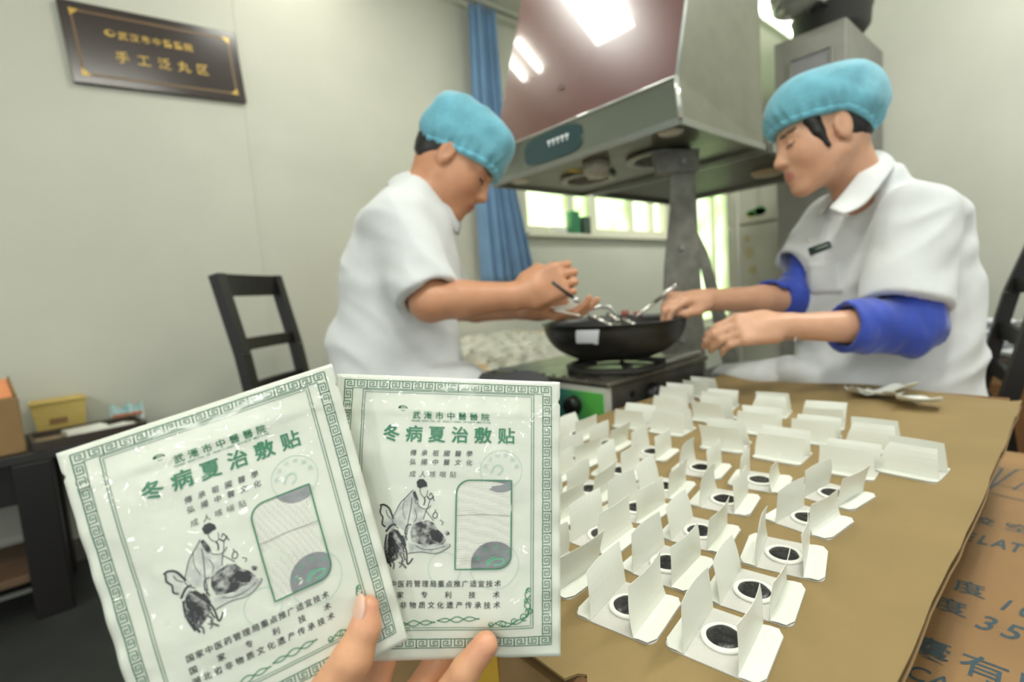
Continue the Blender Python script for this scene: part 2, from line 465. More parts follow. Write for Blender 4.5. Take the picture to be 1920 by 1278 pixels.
def make_patch(seed):
    rnd = random.Random(seed); root = empty('herbal_plaster')
    L, W, CW = 0.060, 0.064, 0.0345
    MB().prism(rrect(L, W, 0.007), 0, 0.0009).build('backing', NONWOVEN, root)
    for s in (1, -1):
        m = flap_mesh(s, rnd, L, rnd.uniform(0.031, 0.036), math.radians(rnd.uniform(75, 98)), math.radians(rnd.uniform(72, 112)), rnd.uniform(-0.12, 0.12), (W - CW) / 2, rnd.uniform(-0.06, 0.22))
        m.xf(lambda p, s=s: (p[0], p[1] + s * CW / 2, p[2])); m.build('paper_flap', PAPER, root, False)
    MB().lathe([(0.0113, 0.0009), (0.0150, 0.0009), (0.0155, 0.0016), (0.0153, 0.0030), (0.0142, 0.0036), (0.0122, 0.0034), (0.0113, 0.0024)], n=36, closed=True).build('foam_ring', RINGM, root, True)
    mb = MB(); n, rings = 30, 5; base = [0.0121 * (1 + 0.035 * math.sin(3 * t + seed) + 0.03 * math.sin(5 * t + 2.3 * seed)) for t in [2 * math.pi * k / n for k in range(n)]]
    mb.v.append((0, 0, 0.0044))
    for j in range(1, rings + 1):
        q = j / rings
        for k in range(n):
            t = 2 * math.pi * k / n; r = base[k] * q
            mb.v.append((r * math.cos(t), r * math.sin(t), (0.0044 + 0.0004 * math.sin(6 * t * (j % 2 + 1) + seed + j)) if j < rings - 1 else (0.0042 if j < rings else 0.0030)))
    mb.f += [(0, 1 + k, 1 + (k + 1) % n) for k in range(n)]
    for j in range(rings - 1):
        mb.f += [(1 + j * n + k, 1 + (j + 1) * n + k, 1 + (j + 1) * n + (k + 1) % n, 1 + j * n + (k + 1) % n) for k in range(n)]
    mb.build('paste', PASTE, root, True)
    return root

ORD = ['first', 'second', 'third', 'fourth', 'fifth', 'sixth', 'seventh']
ROWN = ['row nearest the printed carton', 'second row from the printed carton', 'third row from the printed carton',
        'fourth row from the printed carton', 'fifth row from the printed carton', 'row nearest the stove']
near_rows = [[(.310, .159), (.376, .167), (.446, .171), (.531, .180), (.610, .181)],
             [(.294, .227), (.366, .238), (.437, .246), (.522, .262), (.600, .256)],
             [(.296, .300), (.370, .314), (.442, .323), (.512, .334), (.596, .330)],
             [(.380, .386), (.449, .397), (.522, .406), (.612, .416)],
             [(.385, .465), (.455, .472), (.526, .480), (.606, .492)],
             [(.470, .552), (.545, .562), (.618, .566)]]
proto = [make_patch(s) for s in range(6)]
used = set()
def put_patch(i, x, y, z, rz, label, group):
    k = i % 6
    o = proto[k] if k not in used else copy_tree(proto[k])
    used.add(k); o.location = (x, y, z); o.rotation_euler = (0, 0, rz); tag(o, label, 'plaster', group); return o
rnd = random.Random(11); cnt = 0
for r, row in enumerate(near_rows):
    for c, (x, y) in enumerate(row):
        a = math.radians(rnd.uniform(4, 15) if r < 2 else rnd.uniform(2, 14))
        if (r, c) == (0, 3): a = math.radians(-6)
        if (r, c) == (0, 4): a = math.radians(-8)
        lab = 'open plaster with black paste, %s from front, %s' % (ORD[c], ROWN[r])
        put_patch(cnt, x, y, TZ, a, lab, 'plasters standing open on the kraft board'); cnt += 1
far = [(.71, .135, 'frontmost and rightmost'), (.672, .191, 'left of the rightmost one'), (.675, .271, 'third from the right in the front line'), (.673, .35, 'fourth from the right in the front line'),
       (.698, .455, 'fifth from the right in the front line'), (.690, .525, 'leftmost in the front line'),
       (.785, .193, 'rightmost in the second line'), (.775, .262, 'second from the right in the second line'), (.775, .345, 'third from the right in the second line'), (.800, .434, 'fourth from the right in the second line'), (.800, .520, 'fifth from the right in the second line'),
       (.862, .279, 'rightmost in the third line'), (.887, .37, 'second from the right in the third line'), (.885, .465, 'third from the right in the third line'), (.885, .560, 'leftmost in the third line'), (.965, .545, 'farthest back, near the stove')]
for i, (x, y, w) in enumerate(far):
    put_patch(cnt, x + 0.032, y, TZ, math.radians(90 + rnd.uniform(-4, 14)), 'plaster turned broadside, white flap facing the camera, ' + w, 'plasters turned broadside on the kraft board'); cnt += 1

# small heap of peeled papers by the woman's coat
def curled_sheet(w, h, rnd, name, label, loc, rz, lift):
    n = 7; mb = MB(); a, b = rnd.uniform(0.004, 0.010), rnd.uniform(0, 6)
    T = 0.0005
    for t in (0, T):
        for i in range(n + 1):
            for j in range(n + 1):
                u, v = i / n - 0.5, j / n - 0.5
                z = lift + a * (math.sin(u * 4 + b) + 1) * (0.4 + abs(v)) + 0.010 * max(0, v) ** 2 * 4 + t
                mb.v.append((u * w, v * h, z))
    m = (n + 1) ** 2
    fs = [(i * (n + 1) + j, (i + 1) * (n + 1) + j, (i + 1) * (n + 1) + j + 1, i * (n + 1) + j + 1) for i in range(n) for j in range(n)]
    mb.f = [tuple(reversed(f)) for f in fs] + [tuple(q + m for q in f) for f in fs]
    rim = [i * (n + 1) for i in range(n + 1)] + [n * (n + 1) + j for j in range(1, n + 1)] + [i * (n + 1) + n for i in range(n - 1, -1, -1)] + [j for j in range(n - 1, 0, -1)]
    mb.f += [(p, q, q + m, p + m) for p, q in zip(rim, rim[1:] + rim[:1])]
    o = mb.build(name, PAPER, None, True); o.location = (loc[0], loc[1], loc[2]); o.rotation_euler = (0, 0, rz)
    return tag(o, label, 'paper', 'loose peeled papers by the coat')
rnd = random.Random(21)
heap = [((1618, 735), 'leftmost curled white paper in the heap by the coat'), ((1650, 738), 'second curled paper from the left in the heap by the coat'), ((1675, 735), 'curled paper in the middle of the heap by the coat'),
        ((1700, 750), 'curled paper right of the middle of the heap'), ((1722, 757), 'rightmost flat curled paper of the heap by the coat')]
for i, (px, lab) in enumerate(heap):
    q = onz(px[0], px[1] + 8, TZ); curled_sheet(0.062, 0.05, rnd, 'peeled_paper', lab, (q[0], q[1], TZ + 0.001 + 0.0022 * i), rnd.uniform(0, 3), 0.001 + 0.001 * (i % 3))

# ------------------------------------------------------------------ carton with blue print at the right
INK_BLUE = mat('blue_carton_ink', (58, 82, 92), rough=0.7, noise=0.15, nscale=200)
pc = empty('printed_carton', (0.95, -0.17, 0))
tag(pc, 'brown cardboard carton with blue Chinese print right of the kraft board', 'carton')
BZ = 0.50
def pcl(x, y): return (x - 0.95, y + 0.17)
MB().box((-0.60, -0.30, 0), (0.475, 0.290, BZ), 0.004).build('body', mat('printed_carton_kraft', (152, 118, 76), rough=0.7, noise=0.09, nscale=10, bump=0.06, bscale=180), pc)
def carton_text(s, px, py, size, slant=0.0, pitch=1.0, bold=0.01, name='print', sx=1.0):
    q = onz(px, py, BZ); v, f = text_flat(s, 0, 0, size, size * pitch, bold, slant, sx)
    # the print reads towards -Y, tops towards +X
    lx, ly = pcl(q[0], q[1])
    vs = [(lx + y_, ly - x_, BZ + 0.0004) for x_, y_ in v]
    return mesh(name, vs, f, INK_BLUE, pc)
carton_text('胶空心', 1838, 975, 0.034, pitch=1.25)
carton_text('GELATIN', 1792, 999, 0.046, slant=0.10, pitch=0.345, bold=0.03, sx=0.5)
carton_text('度', 1818, 1103, 0.036, slant=-0.1, sx=0.85)
carton_text('度', 1782, 1136, 0.036, slant=-0.1, sx=0.85)
carton_text('10', 1888, 1134, 0.042, slant=0.2, pitch=0.42, sx=0.65)
carton_text('35%', 1852, 1168, 0.046, slant=0.2, pitch=0.44, sx=0.7)
carton_text('囊有限', 1740, 1215, 0.042, pitch=1.0, bold=0.012, sx=0.9)
carton_text('CAPSULE', 1722, 1262, 0.034, slant=0.15, pitch=0.48, sx=0.7)
# printed frame lines of the emblem, seen cut off
def ink_line(pts, w):
    mb = MB(); P = [np.array(pcl(*onz(x, y, BZ)[:2])) for x, y in pts]
    for a, b in zip(P[:-1], P[1:]):
        t = (b - a) / np.linalg.norm(b - a); nn = np.array([-t[1], t[0]]) * w / 2
        mb.add([(*(a - nn), BZ + 0.0004), (*(b - nn), BZ + 0.0004), (*(b + nn), BZ + 0.0004), (*(a + nn), BZ + 0.0004)], [(0, 1, 2, 3)])
    return mb.build('printed_line', INK_BLUE, pc)
ink_line([(1848, 921), (1880, 878), (1830, 876)], 0.0035)
ink_line([(1848, 921), (1908, 880), (1960, 884)], 0.0035)
ink_line([(1848, 921), (1960, 950)], 0.003)
ink_line([(1856, 905), (1960, 930)], 0.002)
ink_line([(1900, 918), (1920, 905), (1950, 912)], 0.003)

# ------------------------------------------------------------------ sign on the wall
GOLD = mat('gold_paint', (190, 158, 76), rough=0.35, metal=0.3, noise=0.1)
SIGNBROWN = mat('sign_lacquer', (46, 36, 32), rough=0.22, spec=0.6, coat=0.4, noise=0.1, coat_rough=0.15)
sx0, sx1, sz0, sz1 = 0.066, 0.655, 1.800, 2.112
sign = empty('wall_sign', ((sx0 + sx1) / 2, WY, (sz0 + sz1) / 2))
sign.rotation_euler = (0, math.radians(-3.4), 0)
tag(sign, 'dark brown wall sign with gold Chinese characters and corner ornaments', 'sign')
SW, SH = sx1 - sx0, sz1 - sz0 - 0.022
MB().box((-SW / 2, -0.022, -SH / 2), (SW / 2, -0.001, SH / 2), 0.002).build('board', SIGNBROWN, sign)
def sign_flat(v, f, name, m=GOLD, off=-0.0228):
    return mesh(name, [(p[0], off, p[1]) for p in v], f, m, sign)
for k, ch in enumerate('武汉市中醫醫院'):
    v, f = text_flat(ch, -0.115 + 0.0365 * k, SH * 0.165, 0.032, 0.0365, 0.015); sign_flat(v, f, 'gold_character')
for k, ch in enumerate('手工泛丸区'):
    v, f = text_flat(ch, -0.13 + 0.068 * k, -SH * 0.115, 0.046, 0.068, 0.012); sign_flat(v, f, 'gold_character')
th = [2 * math.pi * k / 24 for k in range(24)]
mb = MB(); mb.add([(-0.155 + 0.017 * math.cos(t), -0.0228, SH * 0.175 + 0.012 * math.sin(t)) for t in th], [tuple(range(24))]); mb.build('emblem', GOLD, sign)
mb = MB(); mb.add([(-0.151 + 0.010 * math.cos(t), -0.0231, SH * 0.182 + 0.007 * math.sin(t)) for t in th], [tuple(range(24))]); mb.build('emblem_gap', SIGNBROWN, sign)
BRONZE = mat('bronze_line', (110, 84, 52), rough=0.4)
mb = MB(); a, b = SW / 2 - 0.035, SH / 2 - 0.032
for (p, q) in (((-a, -b), (a, -b)), ((a, -b), (a, b)), ((a, b), (-a, b)), ((-a, b), (-a, -b))):
    mb.beam((p[0], -0.0225, p[1]), (q[0], -0.0225, q[1]), 0.008, 0.001, (0, 1, 0))
mb.build('border_line', BRONZE, sign)
for sx in (-1, 1):
    for sz in (-1, 1):
        mb = MB(); c = (sx * a, sz * b)
        mb.add([(c[0] + sx * 0.006, -0.0232, c[1] + sz * 0.006), (c[0] - sx * 0.024, -0.0232, c[1] + sz * 0.004), (c[0] - sx * 0.010, -0.0232, c[1] - sz * 0.008), (c[0] + sx * 0.004, -0.0232, c[1] - sz * 0.022)], [(0, 1, 2, 3)])
        mb.add([(c[0] - sx * 0.006 + 0.007 * math.cos(t), -0.0234, c[1] - sz * 0.005 + 0.007 * math.sin(t)) for t in th], [tuple(range(24))])
        mb.build('corner_ornament', GOLD, sign)

# ------------------------------------------------------------------ chairs
def chair(name, label, base, rz, w=0.36, lean=0.17, top=1.02, seat_z=0.45, depth=0.40):
    """base: floor point under the middle of the backrest; +x is where the sitter faces"""
    root = tag(empty(name, base, rz), label, 'chair', 'black wooden chairs')
    MB().box((-0.01, -w / 2 - 0.02, seat_z - 0.05), (depth, w / 2 + 0.02, seat_z), 0.008).build('seat', BLACKWOOD, root)
    for s in (-1, 1):
        pts = [(-0.06, s * w / 2, 0), (0.0, s * w / 2, seat_z - 0.02), (-lean * 0.45, s * w / 2, (seat_z + top) / 2 + 0.02), (-lean, s * w / 2, top)]
        mb = MB()
        for p, q in zip(pts[:-1], pts[1:]): mb.beam(p, q, 0.040, 0.036, (1, 0, 0))
        mb.build('back_post', BLACKWOOD, root)
        MB().beam((depth - 0.03, s * (w / 2 - 0.005), 0), (depth - 0.03, s * (w / 2 - 0.005), seat_z - 0.04), 0.04, 0.04).build('leg', BLACKWOOD, root)
        MB().beam((-0.02, s * w / 2, 0.2), (depth - 0.03, s * w / 2, 0.2), 0.02, 0.03).build('stretcher', BLACKWOOD, root)
    def bx(z):
        if z > (seat_z + top) / 2 + 0.02:
            t = (z - (seat_z + top) / 2 - 0.02) / (top - (seat_z + top) / 2 - 0.02); return -lean * (0.45 + 0.55 * t)
        return -lean * 0.45 * (z - seat_z + 0.02) / ((top - seat_z) / 2 + 0.04)
    for z, h in ((top - 0.035, 0.075), (seat_z + 0.62 * (top - seat_z) - 0.02, 0.042), (seat_z + 0.32 * (top - seat_z), 0.05), (seat_z + 0.06, 0.042)):
        mb = MB(); n = 8
        for k in range(n):
            f0, f1 = k / n, (k + 1) / n
            cx = lambda f: bx(z) - 0.018 * (1 - (2 * f - 1) ** 2)
            mb.beam((cx(f0), (f0 - 0.5) * w, z), (cx(f1), (f1 - 0.5) * w, z), h if False else 0.02, h, (0, 0, 1))
        mb.build('back_rail', BLACKWOOD, root)
    return root
P1, P2 = at(448, 660, 1.66), at(548, 635, 1.97)
mid = (P1 + P2) / 2; ang = math.atan2(P2[1] - P1[1], P2[0] - P1[0]) - math.pi / 2
chair('dining_chair', 'empty black wooden chair with ladder back against the bare wall', (mid[0] + 0.06 * math.cos(ang), mid[1] + 0.06 * math.sin(ang), 0), ang, w=float(np.linalg.norm((P2 - P1)[:2])), top=1.03, lean=0.105)

# ------------------------------------------------------------------ dark side table by the left wall with its things
DARKTOP = mat('dark_table', (40, 38, 37), rough=0.5, noise=0.15, nscale=8)
st = tag(empty('side_table', (-0.45, 2.28, 0)), 'dark low side table with open shelf at the left wall', 'table')
MB().box((-0.75, -0.19, 0.49), (0.56, 0.20, 0.52), 0.004).build('table_top', DARKTOP, st)
for lx in (-0.70, 0.28):
    for ly in (-0.15, 0.15):
        MB().box((lx - 0.045, ly - 0.04, 0), (lx + 0.045, ly + 0.04, 0.49), 0.004).build('leg', BLACKWOOD, st)
MB().box((-0.65, -0.14, 0.36), (0.235, -0.12, 0.489), 0.002).build('apron', BLACKWOOD, st)
MB().box((-0.74, -0.17, 0.12), (0.235, 0.17, 0.145), 0.003).build('shelf', mat('shelf_wood', (96, 74, 54), rough=0.6, noise=0.2, nscale=7), st)
MB().beam((-0.74, -0.178, 0.10), (0.235, -0.178, 0.10), 0.012, 0.012).build('shelf_rail', STEEL, st)
ob = tag(empty('open_carton', (-0.36, 2.20, 0.521), math.radians(8)), 'small cardboard carton with orange label at the left picture edge', 'carton')
MB().box((-0.17, -0.10, 0), (0.17, 0.10, 0.17), 0.003).build('body', BOXKRAFT, ob)
MB().hexa([(-0.165, -0.075, 0.171), (0.16, -0.075, 0.171), (0.16, 0.09, 0.215), (-0.165, 0.09, 0.215), (-0.165, -0.075, 0.174), (0.16, -0.075, 0.174), (0.16, 0.09, 0.218), (-0.165, 0.09, 0.218)]).build('orange_label', mat('orange_label', (232, 150, 98), rough=0.6, noise=0.08, nscale=60), ob)
MB().beam((0.165, -0.08, 0.17), (0.165, 0.10, 0.215), 0.006, 0.02).build('lid_edge', BOXKRAFT, ob)
YEL = mat('yellow_plastic', (214, 190, 110), rough=0.4, noise=0.04)
def open_box(root, w, d, h, t, m, flare=0.0, name='tub'):
    mb = MB(); a, b = w / 2, d / 2; A, B = a + flare, b + flare
    o = [(-a, -b, 0), (a, -b, 0), (a, b, 0), (-a, b, 0), (-A, -B, h), (A, -B, h), (A, B, h), (-A, B, h)]
    i = [(-a + t, -b + t, t), (a - t, -b + t, t), (a - t, b - t, t), (-a + t, b - t, t), (-A + t, -B + t, h), (A - t, -B + t, h), (A - t, B - t, h), (-A + t, B - t, h)]
    mb.add(o + i, [(0, 3, 2, 1), (0, 1, 5, 4), (1, 2, 6, 5), (2, 3, 7, 6), (3, 0, 4, 7), (8, 9, 10, 11), (8, 12, 13, 9), (9, 13, 14, 10), (10, 14, 15, 11), (11, 15, 12, 8),
                   (4, 5, 13, 12), (5, 6, 14, 13), (6, 7, 15, 14), (7, 4, 12, 15)])
    return mb.build(name, m, root)
tub = tag(empty('plastic_tub', (-0.105, 2.425, 0.521), math.radians(4)), 'pale yellow plastic tub on the dark side table', 'tub')
open_box(tub, 0.125, 0.10, 0.115, 0.004, YEL, 0.012)
MB().box((-0.078, -0.068, 0.110), (0.078, -0.062, 0.119), 0.002).build('rim', YEL, tub)
MB().add([(-0.03 + 0.08 * a_, -0.056 + 0.0 - 0.0075 * z_ / 0.115 + 0.0, 0.035 + z_ * 0.0 + 0.02 * b_) for a_, b_, z_ in ((0, 0, 0), (0.6, 0, 0), (0.6, 1, 0), (0, 1, 0))], [(0, 1, 2, 3)]).build('printed_mark', mat('brown_mark', (150, 112, 70), rough=0.6), tub)
tray = tag(empty('wooden_tray', (-0.02, 2.205, 0.521), math.radians(6)), 'shallow wooden tray with dark rim and papers on the side table', 'tray')
MB().box((-0.15, -0.10, 0), (0.13, 0.10, 0.008), 0.001).build('base', mat('tray_wood', (150, 132, 104), rough=0.6, noise=0.15), tray)
for a_, b_ in (((-0.15, -0.10), (0.13, -0.10)), ((0.13, -0.10), (0.13, 0.10)), ((0.13, 0.10), (-0.15, 0.10)), ((-0.15, 0.10), (-0.15, -0.10))):
    MB().beam((*a_, 0.014), (*b_, 0.014), 0.010, 0.028).build('rim', mat('tray_rim', (58, 50, 42), rough=0.5), tray)
rnd = random.Random(3)
for i, (x, y, lab) in enumerate(((-0.04, 2.23, 'white paper packet in the wooden tray'), (0.02, 2.19, 'loose white sheet along the front of the wooden tray'))):
    o = MB().box((-0.055 - 0.02 * i, -0.03, 0), (0.055 + 0.02 * i, 0.03, 0.018 - 0.008 * i), 0.002).build('paper_packet', PAPER)
    o.location = (x, y, 0.5305); o.rotation_euler = (0, 0, 0.3 + 0.3 * i); tag(o, lab, 'paper')
bp = tag(empty('folded_bag', (0.085, 2.41, 0.521)), 'folded pale teal bag behind the wooden tray', 'bag')
mb = MB(); n = 9
for k in range(n):
    x = -0.05 + 0.10 * k / (n - 1); y = 0.008 * math.sin(k * 2.2)
    mb.v += [(x, y - 0.03, 0.0), (x, y - 0.018, 0.055 + 0.012 * math.sin(k * 1.7)), (x, y + 0.018, 0.055 + 0.012 * math.sin(k * 1.7)), (x, y + 0.03, 0)]
for k in range(n - 1):
    for j in range(3): mb.f.append((4 * k + j, 4 * k + 4 + j, 4 * k + 5 + j, 4 * k + 1 + j))
mb.f += [(0, 1, 2, 3), tuple(4 * (n - 1) + j for j in (3, 2, 1, 0))]
mb.build('bag_body', mat('teal_bag', (128, 176, 176), rough=0.5, noise=0.15, nscale=30, rgb2=(205, 215, 208)), bp, True)
MB().box((-0.045, -0.033, 0.018), (0.045, -0.029, 0.030)).build('bag_band', mat('bag_band', (196, 120, 90), rough=0.6), bp)

# ------------------------------------------------------------------ curtain
CURT = mat('blue_curtain', (112, 148, 184), rough=0.8, noise=0.1, nscale=6, sheen=0.3)
mb = MB(); nx, nz = 90, 26; zt, zb = 2.60, 0.965
for j in range(nz + 1):
    f = j / nz; z = zt + (zb - zt) * f
    xl = 1.905 + (1.865 - 1.905) * f; xr = (2.10 + 0.05 * f if f < 0.55 else 2.127 + 0.16 * ((f - 0.55) / 0.45) ** 0.9)
    for i in range(nx + 1):
        u = i / nx; w = 1 + 0.5 * f
        y = 2.40 + 0.026 * math.sin(u * 34 + 1.5 * math.sin(f * 2)) * (0.6 + 0.5 * f) + 0.012 * math.sin(u * 13 + 2 * f)
        mb.v.append((xl + (xr - xl) * u, y, z))
for j in range(nz):
    for i in range(nx): mb.f.append((j * (nx + 1) + i, j * (nx + 1) + i + 1, (j + 1) * (nx + 1) + i + 1, (j + 1) * (nx + 1) + i))
cr = tag(empty('curtain', (0, 0, 0)), 'blue pleated curtain hanging beside the window', 'curtain')
c_ = mb.build('curtain_cloth', CURT, cr, True); sm = c_.modifiers.new('thickness', 'SOLIDIFY'); sm.thickness = 0.003
MB().tube([(1.80, 2.41, 2.62), (2.75, 2.41, 2.62)], 0.012, 10).build('curtain_rod', STEEL, cr, True)

# things on the window sill
o = MB().box((-0.045, -0.025, 0), (0.045, 0.025, 0.16), 0.004).build('green_box', mat('green_carton', (40, 120, 76), rough=0.4, noise=0.2, nscale=30)); o.location = (2.785, 2.475, 1.300); tag(o, 'small green box standing on the window sill', 'box')
o = MB().box((-0.04, -0.03, 0), (0.04, 0.03, 0.125), 0.004).build('dark_box', mat('dark_green_carton', (60, 82, 66), rough=0.4, noise=0.2, nscale=30)); o.location = (2.905, 2.475, 1.300); tag(o, 'small dark box beside the green box on the sill', 'box')
o = MB().box((-0.07, -0.025, 0), (0.07, 0.02, 0.045), 0.006).build('folded_cloth', PAPER); o.location = (2.62, 2.475, 1.300); tag(o, 'folded white cloth lying on the window sill', 'cloth')

# ------------------------------------------------------------------ range hood
REDGLASS = mat('dark_red_glass', (88, 40, 38), rough=0.30, spec=0.6, coat=1.0, coat_rough=0.045, noise=0.05)
STRIP = mat('mirror_strip', (136, 142, 132), rough=0.16, metal=0.75, noise=0.06, nscale=3)
SIDEP = mat('hood_side_panel', (116, 116, 101), rough=0.42, metal=0.35, noise=0.06)
UNDER = mat('hood_underside', (112, 112, 96), rough=0.28, metal=0.7, noise=0.2, nscale=10)
hy0, hy1 = 0.674, 1.415; hx = 1.175; hz = 1.30; hd = 1.66; hs = 1.405
hood = tag(empty('range_hood', (0, 0, 0)), 'big range hood with slanted dark red glass front over the wok', 'hood')
xt, zt = 1.36, 2.02
# front glass leans back, side panels, back and top
MB().hexa([(hx + 0.004, hy0 + 0.012, hs), (hx + 0.014, hy0 + 0.012, hs), (hx + 0.014, hy1 - 0.01, hs), (hx + 0.004, hy1 - 0.01, hs),
           (xt + 0.004, hy0 + 0.012, zt), (xt + 0.014, hy0 + 0.012, zt), (xt + 0.014, hy1 - 0.03, zt), (xt + 0.004, hy1 - 0.03, zt)]).build('front_glass', REDGLASS, hood)
MB().hexa([(hx, hy0, hz), (hx + 0.02, hy0, hz), (hx + 0.02, hy1, hz), (hx, hy1, hz), (hx + 0.003, hy0 + 0.010, hs - 0.001), (hx + 0.02, hy0 + 0.010, hs - 0.001), (hx + 0.02, hy1 - 0.008, hs - 0.001), (hx + 0.003, hy1 - 0.008, hs - 0.001)]).build('control_strip', STRIP, hood)
for y_a, y_b, inner in ((hy0, hy0 + 0.006, 0.010), (hy1, hy1 - 0.03, -0.010)):
    yy = lambda base, k: base + k
    MB().add([(hx + 0.018, y_a, hz), (hd, y_a, hz), (hd, y_b, zt), (xt + 0.012, y_b, zt), (hx + 0.014, y_a + inner, hs)] +
             [(hx + 0.018, y_a + inner, hz), (hd, y_a + inner, hz), (hd, y_b + inner, zt), (xt + 0.012, y_b + inner, zt), (hx + 0.014, y_a + inner * 2, hs)],
             [(0, 1, 2, 3, 4), (9, 8, 7, 6, 5), (0, 5, 6, 1), (1, 6, 7, 2), (2, 7, 8, 3), (3, 8, 9, 4), (4, 9, 5, 0)]).build('side_panel', SIDEP, hood)
MB().box((hd - 0.008, hy0 + 0.01, hz), (hd, hy1 - 0.01, zt)).build('back_panel', SIDEP, hood)
MB().box((xt + 0.002, hy0 + 0.006, zt), (hd, hy1 - 0.03, zt + 0.01)).build('top_panel', SIDEP, hood)
MB().tube([(1.50, 1.04, zt), (1.50, 1.04, CEIL_Z - 0.02)], 0.08, 20).build('exhaust_duct', STEEL, hood, True)
# bright polished edge between glass and strip, and along the right side
EDGE = mat('polished_edge', (225, 228, 222), rough=0.2, metal=0.6)
MB().tube([(hx + 0.002, hy0 + 0.006, hs), (xt + 0.002, hy0 + 0.006, zt)], 0.0045, 8).build('edge_trim', EDGE, hood, True)
MB().tube([(hx - 0.001, hy0 - 0.001, hz + 0.002), (hx + 0.002, hy0 + 0.008, hs)], 0.006, 8).build('edge_trim', EDGE, hood, True)
MB().tube([(hx + 0.001, hy0 + 0.01, hs), (hx + 0.001, hy1 - 0.01, hs)], 0.003, 8).build('edge_trim', EDGE, hood, True)
# dark oval display with pale digits, lying on the strip
def strip_pt(y, z, off): t = (z - hz) / (hs - hz); return (hx - off + 0.003 * t, y, z)
ov = []
for t in [2 * math.pi * k / 40 for k in range(40)]:
    c_, s_ = math.cos(t), math.sin(t); e = 0.55
    ov.append(strip_pt(1.115 + 0.125 * math.copysign(abs(c_) ** e, c_), 1.352 + 0.045 * math.copysign(abs(s_) ** e, s_), 0.004))
ov2 = [(p[0] + 0.006, p[1], p[2]) for p in ov]
disp = MB().add(ov + ov2, [tuple(range(40)), tuple(reversed(range(40, 80)))] + [(k, (k + 1) % 40, 40 + (k + 1) % 40, 40 + k) for k in range(40)]).build('display_panel', mat('teal_dark_glass', (34, 66, 70), rough=0.12, coat=0.5), hood)
for k in range(5):   # small pale marks on the display
    y_ = 1.125 - 0.019 * k
    MB().add([strip_pt(y_ + dy, 1.360 + dz, 0.0046) for dy, dz in ((0.007, 0.009), (-0.007, 0.009), (-0.007, 0.003), (-0.002, 0.003), (-0.002, -0.009), (0.002, -0.009), (0.002, 0.003), (0.007, 0.003))], [(0, 1, 2, 3, 6, 7), (3, 4, 5, 6)]).build('display_mark', mat('display_white', (225, 230, 228), emit=0.25), disp)
MB().add([(1.217 - 0.006 + 0.0, 1.10 + 0.012 * math.cos(t), 1.53 + 0.012 * math.sin(t)) for t in th], [tuple(range(24))]).build('glass_emblem', mat('emblem_grey', (130, 110, 106), rough=0.3), hood)
# underside: steel tray with a suction opening, oil cup, two lamps, a yellow sticker and a grille
MB().box((hx + 0.02, hy0 + 0.005, hz - 0.004), (hd, hy1 - 0.005, hz + 0.006)).build('bottom_plate', UNDER, hood)
for p, q in (((hx + 0.0, hy0, hz - 0.006), (hx + 0.0, hy1, hz - 0.006)), ((hd, hy0, hz - 0.006), (hd, hy1, hz - 0.006)), ((hx, hy0, hz - 0.006), (hd, hy0, hz - 0.006)), ((hx, hy1, hz - 0.006), (hd, hy1, hz - 0.006))):
    MB().beam(p, q, 0.014, 0.018).build('bottom_rail', STEEL, hood)
for cy in (0.90, 1.19):
    mb = MB(); mb.lathe([(0.075, -0.006), (0.10, -0.006), (0.10, -0.016), (0.075, -0.016)], (1.43, cy, hz), 28, True); mb.build('suction_ring', STEEL, hood, True)
    for k in range(7):
        x = 1.43 - 0.066 + 0.022 * k; h = math.sqrt(max(0, 0.08 ** 2 - (x - 1.43) ** 2))
        MB().beam((x, cy - h, hz - 0.010), (x, cy + h, hz - 0.010), 0.006, 0.004).build('grille_bar', DULLSTEEL, hood)
MB().lathe([(0.0, -0.05), (0.03, -0.05), (0.042, -0.03), (0.045, -0.004), (0.04, -0.004), (0.036, -0.028), (0.0, -0.044)], (1.30, 1.045, hz), 20).build('oil_cup', mat('oil_cup', (180, 176, 160), rough=0.2), hood, True)
for cy in (0.74, 1.34):
    MB().lathe([(0.0, -0.012), (0.022, -0.012), (0.030, -0.008), (0.034, -0.004)], (1.24, cy, hz), 20).build('hood_lamp', mat('lamp_glass', (205, 205, 190), rough=0.2), hood, True)
MB().box((1.28, 1.13, hz - 0.0055), (1.38, 1.165, hz - 0.0045)).build('sticker', mat('yellow_sticker', (206, 190, 96), rough=0.5), hood)

# second hood behind, dark underside with a lamp
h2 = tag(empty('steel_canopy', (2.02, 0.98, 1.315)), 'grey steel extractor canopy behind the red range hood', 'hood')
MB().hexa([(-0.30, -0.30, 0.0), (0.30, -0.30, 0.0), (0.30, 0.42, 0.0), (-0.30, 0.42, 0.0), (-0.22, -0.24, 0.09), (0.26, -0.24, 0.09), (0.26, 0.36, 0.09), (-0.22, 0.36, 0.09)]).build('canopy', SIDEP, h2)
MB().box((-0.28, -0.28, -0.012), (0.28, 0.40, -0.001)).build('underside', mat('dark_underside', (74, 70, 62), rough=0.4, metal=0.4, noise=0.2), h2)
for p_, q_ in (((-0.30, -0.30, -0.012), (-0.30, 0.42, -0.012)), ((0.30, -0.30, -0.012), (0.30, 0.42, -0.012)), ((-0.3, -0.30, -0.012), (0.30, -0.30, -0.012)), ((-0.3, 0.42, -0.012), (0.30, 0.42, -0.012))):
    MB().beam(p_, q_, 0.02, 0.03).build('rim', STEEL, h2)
MB().lathe([(0.0, -0.03), (0.05, -0.03), (0.06, -0.014)], (0.06, -0.15, 0), 20).build('lamp_glass', mat('lamp_glass2', (190, 170, 140), rough=0.3), h2, True)
MB().tube([(0.0, 0.10, 0.09), (0.0, 0.10, CEIL_Z - 1.325)], 0.06, 18).build('duct', STEEL, h2, True)

